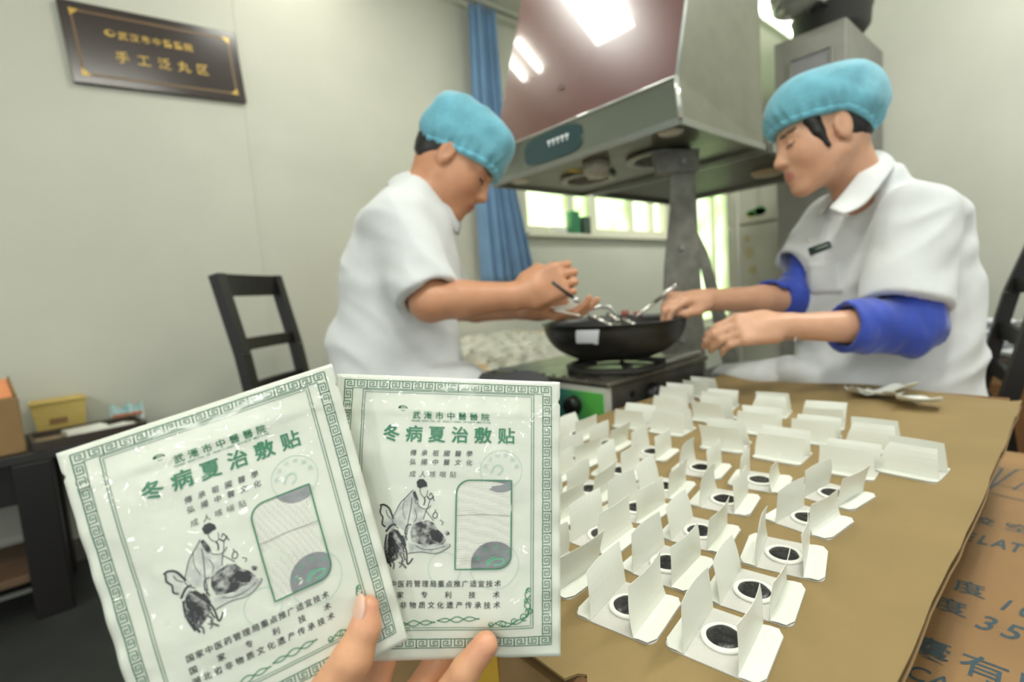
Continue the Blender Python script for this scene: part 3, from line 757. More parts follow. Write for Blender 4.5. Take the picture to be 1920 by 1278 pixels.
# ------------------------------------------------------------------ steel trestle post under the hood
tp = tag(empty('steel_trestle', (1.395, 0.80, 0)), 'grey galvanised steel trestle post behind the wok', 'stand')
A_ = np.array([1.375, 0.79, 0.0])
rp = np.array([_L[0], _L[1], 0])   # the plate faces the camera side
def tpt(s, z, d=0.0): return tuple(rp * s + np.array([0, 0, z]) + np.array([_fh[0], _fh[1], 0]) * d)
def plate(poly, d0, d1, name):
    n = len(poly); v = [tpt(s, z, d0) for s, z in poly] + [tpt(s, z, d1) for s, z in poly]
    return MB().add(v, [tuple(range(n)), tuple(reversed(range(n, 2 * n)))] + [(i, (i + 1) % n, n + (i + 1) % n, n + i) for i in range(n)]).build(name, DULLSTEEL, tp)
plate([(-0.105, 0), (0.06, 0), (0.052, 0.62), (0.040, 1.10), (0.036, 1.22), (-0.036, 1.22), (-0.038, 1.12), (-0.062, 0.95), (-0.090, 0.60)], 0, 0.012, 'column')
plate([(0.03, 1.08), (0.04, 1.0), (0.115, 0.62), (0.22, 0.0), (0.275, 0.0), (0.165, 0.62), (0.075, 0.98)], 0.014, 0.022, 'brace_leg')
plate([(-0.075, 1.22), (0.045, 1.22), (0.05, 1.283), (-0.085, 1.283)], -0.01, 0.02, 'head_plate')
for s, z in ((-0.01, 1.0), (-0.02, 0.8), (-0.02, 0.72), (0.0, 1.25)):
    MB().lathe([(0.0, 0.006), (0.008, 0.006), (0.010, 0.0)], (0, 0, 0), 10).xf(lambda p, s=s, z=z: tpt(s + p[0], z + p[1], -p[2] - (0.01 if z > 1.22 else 0))).build('bolt', STEEL, tp)

# ------------------------------------------------------------------ refrigerator, pole, cabinet
FR = mat('fridge_white', (222, 223, 210), rough=0.4, noise=0.03, nscale=5)
fr = tag(empty('refrigerator', (2.68, 1.085, 0)), 'white refrigerator with faded stickers behind the woman', 'refrigerator')
MB().box((-0.05, -0.14, 0.0), (0.30, 0.16, 1.375), 0.01).build('body', FR, fr)
MB().box((-0.085, -0.14, 1.165), (-0.052, 0.16, 1.37), 0.008).build('upper_door', FR, fr)
ld_ = MB().box((-0.085, -0.14, 0.05), (-0.052, 0.16, 1.155), 0.008).build('lower_door', FR, fr)
for (y_, z_, w_, h_, c) in ((0.01, 1.215, 0.05, 0.018, (112, 176, 110)), (-0.01, 1.22, 0.025, 0.022, (90, 160, 96)), (0.035, 1.205, 0.02, 0.015, (222, 214, 120))):
    MB().lathe([(0.0, 0.0015), (1.0, 0.0015), (1.0, 0.0)], n=14).xf(lambda p: (-0.0862 - p[2], y_ + p[0] * w_, z_ + p[1] * h_)).build('sticker', mat('sticker_%d_%d' % (c[0], c[2]), c, rough=0.5), fr)
for (y_, z_, w_, h_) in ((0.05, 1.02, 0.022, 0.03), (-0.11, 1.03, 0.024, 0.04), (0.035, 0.93, 0.02, 0.022), (0.06, 1.09, 0.015, 0.02)):
    MB().lathe([(0.0, 0.0012), (1.0, 0.0012), (1.0, 0.0)], n=14).xf(lambda p: (-0.0858 - p[2], y_ + p[0] * w_, z_ + p[1] * h_)).build('sticker', mat('faded_sticker', (212, 202, 160), rough=0.6), ld_)
po = MB().tube([(2.45, 1.13, 0), (2.45, 1.13, 1.50)], 0.016, 12).build('white_pole', mat('pole_white', (214, 212, 198), rough=0.4), None, True)
tag(po, 'slim white standing pole in front of the refrigerator', 'pole')

CAB = mat('cabinet_steel', (148, 148, 140), rough=0.45, metal=0.4, noise=0.05)
CABS = mat('cabinet_side_grey', (122, 122, 116), rough=0.5, metal=0.2, noise=0.06)
cb = tag(empty('steel_cabinet', (2.42, 0.66, 0)), 'tall grey steel cabinet with glass door behind the woman', 'cabinet')
MB().box((0.02, 0.0, 0.0), (0.55, 0.27, 1.90), 0.004).build('body', CABS, cb)
dr = MB().box((0.0, 0.002, 0.05), (0.018, 0.268, 1.895)).build('door', CAB, cb)
MB().box((-0.004, 0.05, 1.30), (-0.0005, 0.20, 1.80)).build('glass_pane', mat('cabinet_glass', (150, 150, 152), rough=0.1, spec=0.7, noise=0.05), dr)
for (a_, b_) in (((0.045, 1.295), (0.045, 1.805)), ((0.205, 1.295), (0.205, 1.805)), ((0.045, 1.295), (0.205, 1.295)), ((0.045, 1.805), (0.205, 1.805))):
    MB().beam((-0.005, *a_), (-0.005, *b_), 0.012, 0.010).build('pane_frame', CAB, dr)
MB().tube([(-0.02, 0.025, 0.95), (-0.02, 0.025, 1.15)], 0.007, 8).build('handle', STEEL, dr, True)
# black pan and foil duct on top of the cabinet
pan = tag(empty('black_pan', (2.62, 0.77, 1.9015)), 'black round pan standing on top of the steel cabinet', 'pan')
MB().lathe([(0.0, 0.0), (0.12, 0.0), (0.145, 0.03), (0.15, 0.10), (0.155, 0.105), (0.155, 0.11), (0.14, 0.108), (0.135, 0.035), (0.11, 0.012), (0.0, 0.012)], (0, 0, 0), 30).build('pan_body', mat('pan_black', (38, 38, 36), rough=0.5), pan, True)
MB().tube([(-0.15, -0.03, 0.09), (-0.19, -0.015, 0.10), (-0.19, 0.015, 0.10), (-0.15, 0.03, 0.09)], 0.008, 8).build('handle', mat('pan_black', (38, 38, 36)), pan, True)
mb = MB(); n = 60; pts = []; rr = []
for k in range(n + 1):
    f_ = k / n; pts.append((2.30 + 0.05 * math.sin(f_ * 3), 0.80 + 0.9 * f_ * 0.0 + 0.02 * math.sin(f_ * 9), 1.96 + 0.76 * f_ - 0.0)); rr.append(0.075 + (0.010 if k % 2 else -0.004))
fd = mb.tube(pts, rr, 20).build('foil_duct', mat('foil', (196, 196, 190), rough=0.25, metal=0.8, noise=0.1), None, True); tag(fd, 'crumpled silver foil duct rising beside the black pan', 'duct')

# ------------------------------------------------------------------ stove and wok
SZ0, SZT = 0.575, 0.695
stand = tag(empty('stove_stand', (1.05, 0.88, 0)), 'low dark stand carrying the gas stove', 'stand')
MB().box((-0.22, -0.215, SZ0 - 0.03), (0.22, 0.20, SZ0 - 0.001), 0.003).build('top', DARKTOP, stand)
for lx in (-0.19, 0.19):
    for ly in (-0.18, 0.17): MB().box((lx - 0.02, ly - 0.02, 0), (lx + 0.02, ly + 0.02, SZ0 - 0.03)).build('leg', DARKTOP, stand)
STOVE = mat('stove_steel', (92, 90, 82), rough=0.42, metal=0.5, noise=0.3, nscale=14)
sv = tag(empty('gas_stove', (0, 0, 0)), 'grimy steel gas stove with green control panel under the wok', 'stove')
MB().box((0.845, 0.672, SZ0 + 0.012), (1.25, 1.06, SZT - 0.01), 0.006).build('body', STOVE, sv)
MB().box((0.830, 0.665, SZT - 0.012), (1.26, 1.07, SZT), 0.004).build('top_plate', mat('stove_top', (118, 114, 102), rough=0.35, metal=0.7, noise=0.35, nscale=16), sv)
for x_, y_ in ((0.87, 0.70), (1.22, 0.70), (0.87, 1.03), (1.22, 1.03)): MB().lathe([(0.016, 0.0), (0.013, 0.02)], (x_, y_, SZ0), 10).build('foot', BLACKWOOD, sv)
# rounded green front panel with pale rim
def panel(y0, y1, z0, z1, r):
    pts = [(y1, z1), (y1, z0 + 0.003), (y1 - 0.003, z0)]
    for k in range(7):
        t = math.radians(270 - 90 * k / 6); pts.append((y0 + r + r * math.cos(t), z0 + r + r * math.sin(t)))
    pts.append((y0, z1)); return pts
def slab(poly, xa, xb, name, m, parent, shear=0.0):
    n = len(poly); v = [(xa, y, z) for y, z in poly] + [(xb, y, z) for y, z in poly]
    return MB().add(v, [tuple(range(n)), tuple(reversed(range(n, 2 * n)))] + [(i, (i + 1) % n, n + (i + 1) % n, n + i) for i in range(n)]).build(name, m, parent)
slab(panel(0.672, 1.05, 0.578, SZT - 0.014, 0.045), 0.832, 0.846, 'front_rim', mat('panel_rim', (206, 206, 194), rough=0.4), sv)
GREENP = bpy.data.materials.new('green_panel'); GREENP.use_nodes = True
nt = GREENP.node_tree; b_ = nt.nodes['Principled BSDF']; tc = nt.nodes.new('ShaderNodeTexCoord'); sp = nt.nodes.new('ShaderNodeSeparateXYZ'); mr = nt.nodes.new('ShaderNodeMapRange'); rp_ = nt.nodes.new('ShaderNodeValToRGB')
nt.links.new(tc.outputs['Object'], sp.inputs[0]); nt.links.new(sp.outputs['Y'], mr.inputs['Value']); mr.inputs['From Min'].default_value = 0.68; mr.inputs['From Max'].default_value = 0.90
nt.links.new(mr.outputs[0], rp_.inputs[0]); nt.links.new(rp_.outputs[0], b_.inputs['Base Color']); rp_.color_ramp.elements[0].color = lin((96, 190, 84)); rp_.color_ramp.elements[1].color = lin((66, 128, 118)); rp_.color_ramp.elements[0].position = 0.2; rp_.color_ramp.elements[1].position = 0.55; b_.inputs['Roughness'].default_value = 0.3
slab(panel(0.682, 1.04, 0.588, SZT - 0.026, 0.036), 0.829, 0.833, 'green_panel', GREENP, sv)
slab([(0.72, 0.592), (1.03, 0.592), (1.03, 0.600), (0.72, 0.600)], 0.8280, 0.8292, 'blue_stripe', mat('blue_stripe', (66, 108, 150), rough=0.4), sv)
KN = mat('knob_black', (26, 28, 28), rough=0.35)
kb = MB().lathe([(0.0, 0.024), (0.016, 0.024), (0.020, 0.018), (0.022, 0.0)], (0, 0, 0), 20).xf(lambda p: (0.829 - p[2], 0.765 + p[0], 0.636 + p[1])).build('knob', KN, sv, True)
MB().box((0.800, 0.762, 0.622), (0.808, 0.768, 0.652), 0.001).build('pointer', mat('knob_black', (26, 28, 28)), kb)
for k in range(4): slab([(0.850 + 0.016 * k, 0.640), (0.862 + 0.016 * k, 0.640), (0.862 + 0.016 * k, 0.652), (0.850 + 0.016 * k, 0.652)], 0.8281, 0.8291, 'worn_print', mat('panel_print', (150, 138, 112), rough=0.5), sv)
k2 = MB().lathe([(0.0, 0.026), (0.020, 0.026), (0.025, 0.018), (0.027, 0.0)], (0, 0, 0), 20).xf(lambda p: (1.00 + p[0], 0.672 - p[2], 0.640 + p[1])).build('gas_knob', KN, sv, True)
MB().lathe([(0.0, 0.004), (0.007, 0.004), (0.008, 0)], (0, 0, 0), 12).xf(lambda p: (0.92 + p[0], 0.672 - p[2], 0.655 + p[1])).build('screw', KN, sv)
for k in range(9): MB().lathe([(0.0, 0.003), (0.004, 0.003), (0.005, 0)], (0.842, 0.70 + 0.035 * k, SZT), 8).build('rivet', KN, sv)
WC = np.array([0.985, 0.765]); RIMZ = 0.815
mb = MB(); mb.lathe([(0.105, 0.004), (0.120, 0.004), (0.122, 0.014), (0.112, 0.018), (0.104, 0.014)], (WC[0], WC[1], SZT), 28, True); mb.build('burner_ring', mat('cast_iron', (52, 50, 46), rough=0.6, noise=0.2), sv, True)
for k in range(5):
    t = 2 * math.pi * k / 5 + 0.3
    MB().beam((WC[0] + 0.12 * math.cos(t), WC[1] + 0.12 * math.sin(t), SZT + 0.018), (WC[0] + 0.055 * math.cos(t), WC[1] + 0.055 * math.sin(t), SZT + 0.022), 0.010, 0.010).build('pan_support', mat('cast_iron', (52, 50, 46)), sv)
wok = tag(empty('wok', (WC[0], WC[1], SZT + 0.0285)), 'black iron wok with white paper label on the gas stove', 'wok')
R, H = 0.172, RIMZ - SZT - 0.0285
prof = [(0.0, 0.0), (0.055, 0.0)] + [(0.055 + (R - 0.055) * math.sin(t), H - H * math.cos(t)) for t in [math.pi / 2 * k / 10 for k in range(2, 11)]]
prof += [(R + 0.004, H), (R + 0.004, H + 0.003), (R - 0.003, H + 0.002)] + [(r - 0.004, z + 0.003) for r, z in reversed(prof[1:-1])] + [(0.0, 0.004)]
WOKM = mat('black_iron', (34, 33, 31), rough=0.38, noise=0.25, nscale=18, bump=0.05, bscale=80)
MB().lathe(prof, n=56).build('wok_body', WOKM, wok, True)
# paste inside
MB().lathe([(0.0, 0.055), (0.13, 0.056), (0.148, 0.058)], n=40).build('paste', PASTE, wok, True)
# white paper label on the outside, curved with the wok
def wokr(z):
    c_ = max(-1, min(1, 1 - z / H)); return 0.055 + (R - 0.055) * math.sqrt(max(0, 1 - c_ * c_))
mb = MB(); a0 = math.atan2(-WC[1], -WC[0]) - 0.34
for i in range(9):
    for j in range(6):
        z = H - 0.006 - 0.030 * j / 5 - (0.003 if i > 6 else 0) * j / 5; t = a0 - 0.14 + 0.31 * i / 8 - 0.04 * j / 5; r = wokr(z) + 0.003
        mb.v.append((r * math.cos(t), r * math.sin(t), z))
mb.f = [(i * 6 + j, (i + 1) * 6 + j, (i + 1) * 6 + j + 1, i * 6 + j + 1) for i in range(8) for j in range(5)]
mb.build('paper_label', mat('label_paper', (216, 218, 222), rough=0.6), wok, True)
# bent steel bail handles lying over the rim
CHROME = mat('chrome', (205, 203, 196), rough=0.2, metal=0.9)
def loc(px, py, d): return at(px, py, d) - np.array([WC[0], WC[1], SZT + 0.0285])
tong = MB().tube([loc(1110, 600, 1.20), loc(1106, 588, 1.20), loc(1112, 578, 1.20), loc(1125, 574, 1.20), loc(1143, 576, 1.20), loc(1152, 586, 1.20), loc(1155, 598, 1.2)], 0.0045, 10).build('bail_handle', CHROME, wok, True)
rods = [((1104, 590), (1148, 612), 'clean'), ((1140, 588), (1160, 602), 'clean'), ((1152, 606), (1184, 622), 'wood'), ((1168, 598), (1208, 618), 'wood')]
for i, (a_, b_, kind) in enumerate(rods):
    p, q = at(*a_, 1.17), at(*b_, 1.13)
    ro = tag(empty('steel_spatula', tuple(p)), ['steel spatula lying leftmost across the wok', 'short steel spatula lying behind the others in the wok', 'steel spatula with wooden end hanging lowest over the wok rim', 'steel spatula with wooden end lying rightmost over the wok rim'][i], 'spatula', 'spatulas resting in the wok')
    MB().tube([(0, 0, 0), tuple((q - p) * 0.8)], [0.006, 0.005], 10).build('handle', CHROME, ro, True)
    MB().tube([tuple((q - p) * 0.8), tuple(q - p)], [0.0065, 0.0055], 10).build('grip_end', mat('honey_wood', (176, 140, 84), rough=0.5) if kind == 'wood' else CHROME, ro, True)
for i, (px, py) in enumerate(((1172, 592), (1196, 594))):  # reddish reflections of the hands, put in as small solid blobs
    p = at(px, py, 1.20)
    o = MB().lathe([(0.0, 0), (0.009, 0), (0.010, 0.004), (0.009, 0.013), (0.0, 0.015)], n=14).build('hand_reflection', mat('hand_reflection', (150, 84, 74), rough=0.4), None, True); o.location = tuple(p); tag(o, ['small reddish blob for a hand reflection, left in the wok', 'small reddish blob for a hand reflection, right in the wok'][i], 'reflection')
# folded bright cloth/steel lid bar behind the wok on the stove
o = MB().box((-0.10, -0.015, 0), (0.09, 0.015, 0.014), 0.004).build('steel_bar', CHROME); o.location = (1.17, 0.70, SZT + 0.001); o.rotation_euler = (0, 0, 0.0); tag(o, 'bright steel bar lying on the right side of the stove', 'bar')

# ------------------------------------------------------------------ table behind with many plasters
BT = 0.66
bt = tag(empty('back_table', (1.55, 1.75, 0)), 'light wooden table behind the wok spread with plasters', 'table')
MB().box((-0.62, -0.66, BT - 0.03), (0.55, 0.66, BT), 0.004).build('table_top', mat('light_wood', (214, 184, 138), rough=0.55, noise=0.08, nscale=8), bt)
for lx in (-0.57, 0.5):
    for ly in (-0.6, 0.6): MB().box((lx - 0.03, ly - 0.03, 0), (lx + 0.03, ly + 0.03, BT - 0.03)).build('leg', mat('light_wood', (214, 184, 138)), bt)
rnd = random.Random(5)
NUM = ['first', 'second', 'third', 'fourth', 'fifth', 'sixth', 'seventh', 'eighth', 'ninth', 'tenth', 'eleventh', 'twelfth', 'thirteenth', 'fourteenth', 'fifteenth']
lite = [empty('herbal_plaster') for _ in range(2)]
for k, o in enumerate(lite):
    MB().prism(rrect(0.06, 0.064, 0.007, 3), 0, 0.001).build('backing', PAPER, o)
    for s in (1, -1):
        MB().hexa([(-0.03, s * 0.016, 0.001), (0.03, s * 0.016, 0.001), (0.03, s * 0.0168, 0.001), (-0.03, s * 0.0168, 0.001), (-0.028, s * 0.014, 0.022), (0.03, s * 0.012, 0.020), (0.03, s * 0.0128, 0.020), (-0.028, s * 0.0148, 0.022)]).build('paper_flap', PAPER, o)
    MB().lathe([(0.0, 0.003), (0.011, 0.003), (0.012, 0.001)], n=14).build('paste', PASTE, o)
first = [True, True]
for j in range(14):
    seat_ = 0
    for i in range(11):
        x, y = 0.99 + 0.088 * i + rnd.uniform(-0.01, 0.01), 1.16 + 0.083 * j + rnd.uniform(-0.01, 0.01)
        if rnd.random() < 0.10 or (x < 1.03 and y < 1.2): continue
        dv = np.array([x, y, BT]) - CAM; px_ = 960 + F_PX * (dv @ RGT) / (dv @ FWD)
        if px_ < 855 or px_ > 1085: continue          # hidden behind the man or the wok
        k = (i + j) % 2; o = lite[k] if first[k] else copy_tree(lite[k]); first[k] = False
        o.location = (x, y, BT); o.rotation_euler = (0, 0, rnd.uniform(-0.3, 0.3) + (1.57 if rnd.random() < 0.5 else 0))
        tag(o, 'small white plaster on the light table, %s line behind the stove, %s from the left' % (NUM[j], NUM[seat_]), 'plaster', 'plasters on the table behind the wok'); seat_ += 1

# ------------------------------------------------------------------ right rear: brown carton with wrapped packs, woman's chair
bx = tag(empty('brown_carton', (2.58, 0.13, 0)), 'brown carton under the white packs by the right wall', 'carton')
MB().box((-0.24, -0.28, 0), (0.26, 0.20, 0.52), 0.005).build('body', mat('brown_carton', (150, 104, 62), rough=0.7, noise=0.1), bx)
MB().box((-0.25, -0.29, 0.52), (0.27, 0.21, 0.555), 0.003).build('lid', mat('dark_lid', (72, 58, 46), rough=0.6), bx)
MB().box((-0.243, -0.285, 0.47), (-0.2405, 0.205, 0.519)).build('lid_band', mat('tan_band', (190, 146, 96), rough=0.7), bx)
rnd = random.Random(9); PK = mat('foil_pack', (226, 228, 230), rough=0.3, noise=0.05)
pk = None; levels = 4; c = 0
for l in range(levels):
    for k in range(5):
        if pk is None:
            pk = empty('wrapped_pack')
            mb = MB(); mb.lathe([(0.0, 0.0), (0.6, 0.0), (0.95, 0.35), (1.0, 0.5), (0.95, 0.65), (0.6, 1.0), (0.0, 1.0)], n=16).xf(lambda p: (p[0] * 0.036, p[1] * 0.05, p[2] * 0.034)); mb.build('wrapping', PK, pk, True)
            MB().lathe([(0.97, 0.42), (1.02, 0.42), (1.02, 0.56), (0.97, 0.56)], n=16, closed=True).xf(lambda p: (p[0] * 0.036, p[1] * 0.05, p[2] * 0.034)).build('dark_seam', mat('pack_seam', (90, 90, 92), rough=0.5), pk)
            o = pk
        else: o = copy_tree(pk)
        o.location = (2.41 + rnd.uniform(-0.004, 0.004) + 0.012 * l, 0.26 - 0.098 * k + 0.045 * (l % 2), 0.5555 + 0.034 * l); o.rotation_euler = (0, 0, rnd.uniform(-0.1, 0.1))
        tag(o, 'shiny white wrapped pack on the brown carton, %s layer from below, %s from the woman' % (NUM[l], NUM[k]), 'pack', 'wrapped packs stacked on the brown carton')

# ------------------------------------------------------------------ smooth bodies: distance fields turned into one continuous mesh
def nrm(v): v = np.asarray(v, float); return v / np.linalg.norm(v)
def s_cap(p, a, b, ra, rb):
    a, b = np.asarray(a, float), np.asarray(b, float); ab = b - a
    t = np.clip(((p - a) @ ab) / (ab @ ab), 0, 1)
    return np.linalg.norm(p - a - t[:, None] * ab, axis=1) - (ra + (rb - ra) * t)
def s_ell(p, c, r, ax=None):
    q = p - np.asarray(c, float)
    if ax is not None: q = q @ np.asarray(ax, float).T
    r = np.asarray(r, float)
    k0 = np.linalg.norm(q / r, axis=1); k1 = np.linalg.norm(q / (r * r), axis=1)
    return k0 * (k0 - 1) / np.maximum(k1, 1e-9)
def s_box(p, c, h, r, ax=None):
    q = p - np.asarray(c, float)
    if ax is not None: q = q @ np.asarray(ax, float).T
    q = np.abs(q) - (np.asarray(h, float) - r)
    return np.linalg.norm(np.maximum(q, 0), axis=1) + np.minimum(q.max(axis=1), 0) - r
def smin(a, b, k):
    h = np.clip(0.5 + 0.5 * (b - a) / k, 0, 1); return b + (a - b) * h - k * h * (1 - h)
def smax(a, b, k): return -smin(-a, -b, k)
def s_tube(p, pts, rad, side, k=0.0):
    """chain of elliptical sections: rad = [(half along side, half across)], side = lateral axis"""
    best = None; side = nrm(side)
    for i in range(len(pts) - 1):
        a, b = np.asarray(pts[i], float), np.asarray(pts[i + 1], float); ab = b - a; T = nrm(ab)
        t = np.clip(((p - a) @ ab) / (ab @ ab), 0, 1)
        q = p - a - t[:, None] * ab
        sv = nrm(side - T * (side @ T)); fv = np.cross(T, sv)
        w = rad[i][0] + (rad[i + 1][0] - rad[i][0]) * t; d = rad[i][1] + (rad[i + 1][1] - rad[i][1]) * t
        al = q @ T
        x, y = (q @ sv) / w, (q @ fv) / d
        z = al / np.minimum(w, d)
        k0 = np.sqrt(x * x + y * y + z * z) + 1e-9
        k1 = np.sqrt((x / w) ** 2 + (y / d) ** 2 + (z / np.minimum(w, d)) ** 2) + 1e-9
        dd = k0 * (k0 - 1) / k1
        best = dd if best is None else (smin(best, dd, k) if k else np.minimum(best, dd))
    return best
_rs = np.random.RandomState(7); _lat = _rs.rand(32, 32, 32)
def vnoise(p, f):
    q = p * f; i = np.floor(q).astype(int); t = q - i; t = t * t * (3 - 2 * t); o = 0
    for dx in (0, 1):
        for dy in (0, 1):
            for dz in (0, 1):
                w = (t[:, 0] if dx else 1 - t[:, 0]) * (t[:, 1] if dy else 1 - t[:, 1]) * (t[:, 2] if dz else 1 - t[:, 2])
                o = o + w * _lat[(i[:, 0] + dx) % 32, (i[:, 1] + dy) % 32, (i[:, 2] + dz) % 32]
    return o - 0.5

def sdf_mesh(name, fn, lo, hi, h, m, parent=None, color=None, relax=1):
    lo, hi = np.asarray(lo, float), np.asarray(hi, float); B = 4
    nc = np.ceil((hi - lo) / (h * B)).astype(int) + 1
    cg = np.stack(np.meshgrid(*[lo[k] + (np.arange(nc[k]) * B + 1.5) * h for k in range(3)], indexing='ij'), -1).reshape(-1, 3)
    cv = fn(cg).reshape(nc)
    act = np.abs(cv) < h * B * 1.5
    val = np.repeat(np.repeat(np.repeat(cv, B, 0), B, 1), B, 2).astype(np.float32)
    mask = np.repeat(np.repeat(np.repeat(act, B, 0), B, 1), B, 2)
    ii = np.argwhere(mask); out = np.empty(len(ii), np.float32)
    for s in range(0, len(ii), 400000):
        out[s:s + 400000] = fn(lo + ii[s:s + 400000] * h)
    val[mask] = out
    sg = val < 0
    n = np.array(val.shape) - 1
    cs = [sg[dx:n[0] + dx, dy:n[1] + dy, dz:n[2] + dz] for dx in (0, 1) for dy in (0, 1) for dz in (0, 1)]
    anyc = np.logical_or.reduce(cs); allc = np.logical_and.reduce(cs); mix = anyc & ~allc
    cells = np.argwhere(mix); idx = -np.ones(n, int); idx[mix] = np.arange(len(cells))
    acc = np.zeros((len(cells), 3)); cnt = np.zeros(len(cells))
    corner = [(dx, dy, dz) for dx in (0, 1) for dy in (0, 1) for dz in (0, 1)]
    for a in range(8):
        for b in range(a + 1, 8):
            d = [abs(corner[a][k] - corner[b][k]) for k in range(3)]
            if sum(d) != 1: continue
            A = cells + np.array(corner[a]); Bc = cells + np.array(corner[b])
            va = val[A[:, 0], A[:, 1], A[:, 2]]; vb = val[Bc[:, 0], Bc[:, 1], Bc[:, 2]]
            ok = (va < 0) != (vb < 0); t = np.where(ok, va / np.where(ok, va - vb, 1), 0)
            pt = np.array(corner[a]) + t[:, None] * (np.array(corner[b]) - np.array(corner[a]))
            acc += np.where(ok[:, None], pt, 0); cnt += ok
    V = lo + (cells + acc / cnt[:, None]) * h
    faces = []
    for ax in range(3):
        o1, o2 = (ax + 1) % 3, (ax + 2) % 3
        sl0 = [slice(1, n[k]) for k in range(3)]; sl1 = [slice(1, n[k]) for k in range(3)]
        sl0[ax] = slice(0, n[ax]); sl1[ax] = slice(1, n[ax] + 1)
        s0, s1 = sg[tuple(sl0)], sg[tuple(sl1)]
        e = np.argwhere(s0 != s1); base = e.copy()
        for k in range(3):
            if k != ax: base[:, k] += 1
        flip = s0[e[:, 0], e[:, 1], e[:, 2]]
        def ci(a, b):
            c = base.copy(); c[:, o1] -= a; c[:, o2] -= b; return idx[c[:, 0], c[:, 1], c[:, 2]]
        q = np.stack([ci(1, 1), ci(0, 1), ci(0, 0), ci(1, 0)], 1)
        q = np.where(flip[:, None], q, q[:, ::-1]); faces.append(q[(q >= 0).all(1)])
    Fq = np.vstack(faces)
    for _ in range(relax):   # light smoothing
        S = np.zeros_like(V); c = np.zeros(len(V))
        for k in range(4):
            np.add.at(S, Fq[:, k], V[Fq[:, (k + 1) % 4]]); np.add.at(c, Fq[:, k], 1)
            np.add.at(S, Fq[:, (k + 1) % 4], V[Fq[:, k]]); np.add.at(c, Fq[:, (k + 1) % 4], 1)
        V = V * 0.5 + 0.5 * S / np.maximum(c, 1)[:, None]
    me = bpy.data.meshes.new(name)
    me.vertices.add(len(V)); me.vertices.foreach_set('co', V.astype(np.float32).ravel())
    me.loops.add(len(Fq) * 4); me.loops.foreach_set('vertex_index', Fq.astype(np.int32).ravel())
    me.polygons.add(len(Fq)); me.polygons.foreach_set('loop_start', np.arange(0, len(Fq) * 4, 4, dtype=np.int32))
    me.polygons.foreach_set('use_smooth', np.ones(len(Fq), bool))
    me.update(calc_edges=True); me.validate()
    if m: me.materials.append(m)
    if color is not None:
        c = color(V); at_ = me.color_attributes.new('skin_tone', 'FLOAT_COLOR', 'POINT')
        at_.data.foreach_set('color', np.hstack([c, np.ones((len(V), 1))]).astype(np.float32).ravel())
    o = bpy.data.objects.new(name, me); link(o, parent); return o

def skin_mat(name, rough=0.45):
    m = bpy.data.materials.new(name); m.use_nodes = True; nt = m.node_tree; b = nt.nodes['Principled BSDF']
    a = nt.nodes.new('ShaderNodeAttribute'); a.attribute_name = 'skin_tone'
    tc = nt.nodes.new('ShaderNodeTexCoord'); n = nt.nodes.new('ShaderNodeTexNoise'); n.inputs['Scale'].default_value = 45; n.inputs['Detail'].default_value = 4
    mr = nt.nodes.new('ShaderNodeMapRange'); mr.inputs['To Min'].default_value = 0.9; mr.inputs['To Max'].default_value = 1.1
    mx = nt.nodes.new('ShaderNodeVectorMath'); mx.operation = 'SCALE'
    nt.links.new(tc.outputs['Object'], n.inputs['Vector']); nt.links.new(n.outputs['Fac'], mr.inputs['Value'])
    nt.links.new(a.outputs['Color'], mx.inputs[0]); nt.links.new(mr.outputs[0], mx.inputs['Scale']); nt.links.new(mx.outputs[0], b.inputs['Base Color'])
    n2 = nt.nodes.new('ShaderNodeTexNoise'); n2.inputs['Scale'].default_value = 420; bp = nt.nodes.new('ShaderNodeBump'); bp.inputs['Strength'].default_value = 0.12; bp.inputs['Distance'].default_value = 0.002
    nt.links.new(tc.outputs['Object'], n2.inputs['Vector']); nt.links.new(n2.outputs['Fac'], bp.inputs['Height']); nt.links.new(bp.outputs[0], b.inputs['Normal'])
    b.inputs['Roughness'].default_value = rough; b.inputs['Subsurface Weight'].default_value = 0.12; b.inputs['Subsurface Radius'].default_value = (0.01, 0.004, 0.002); b.inputs['Subsurface Scale'].default_value = 0.5
    return m
SKIN = skin_mat('skin')

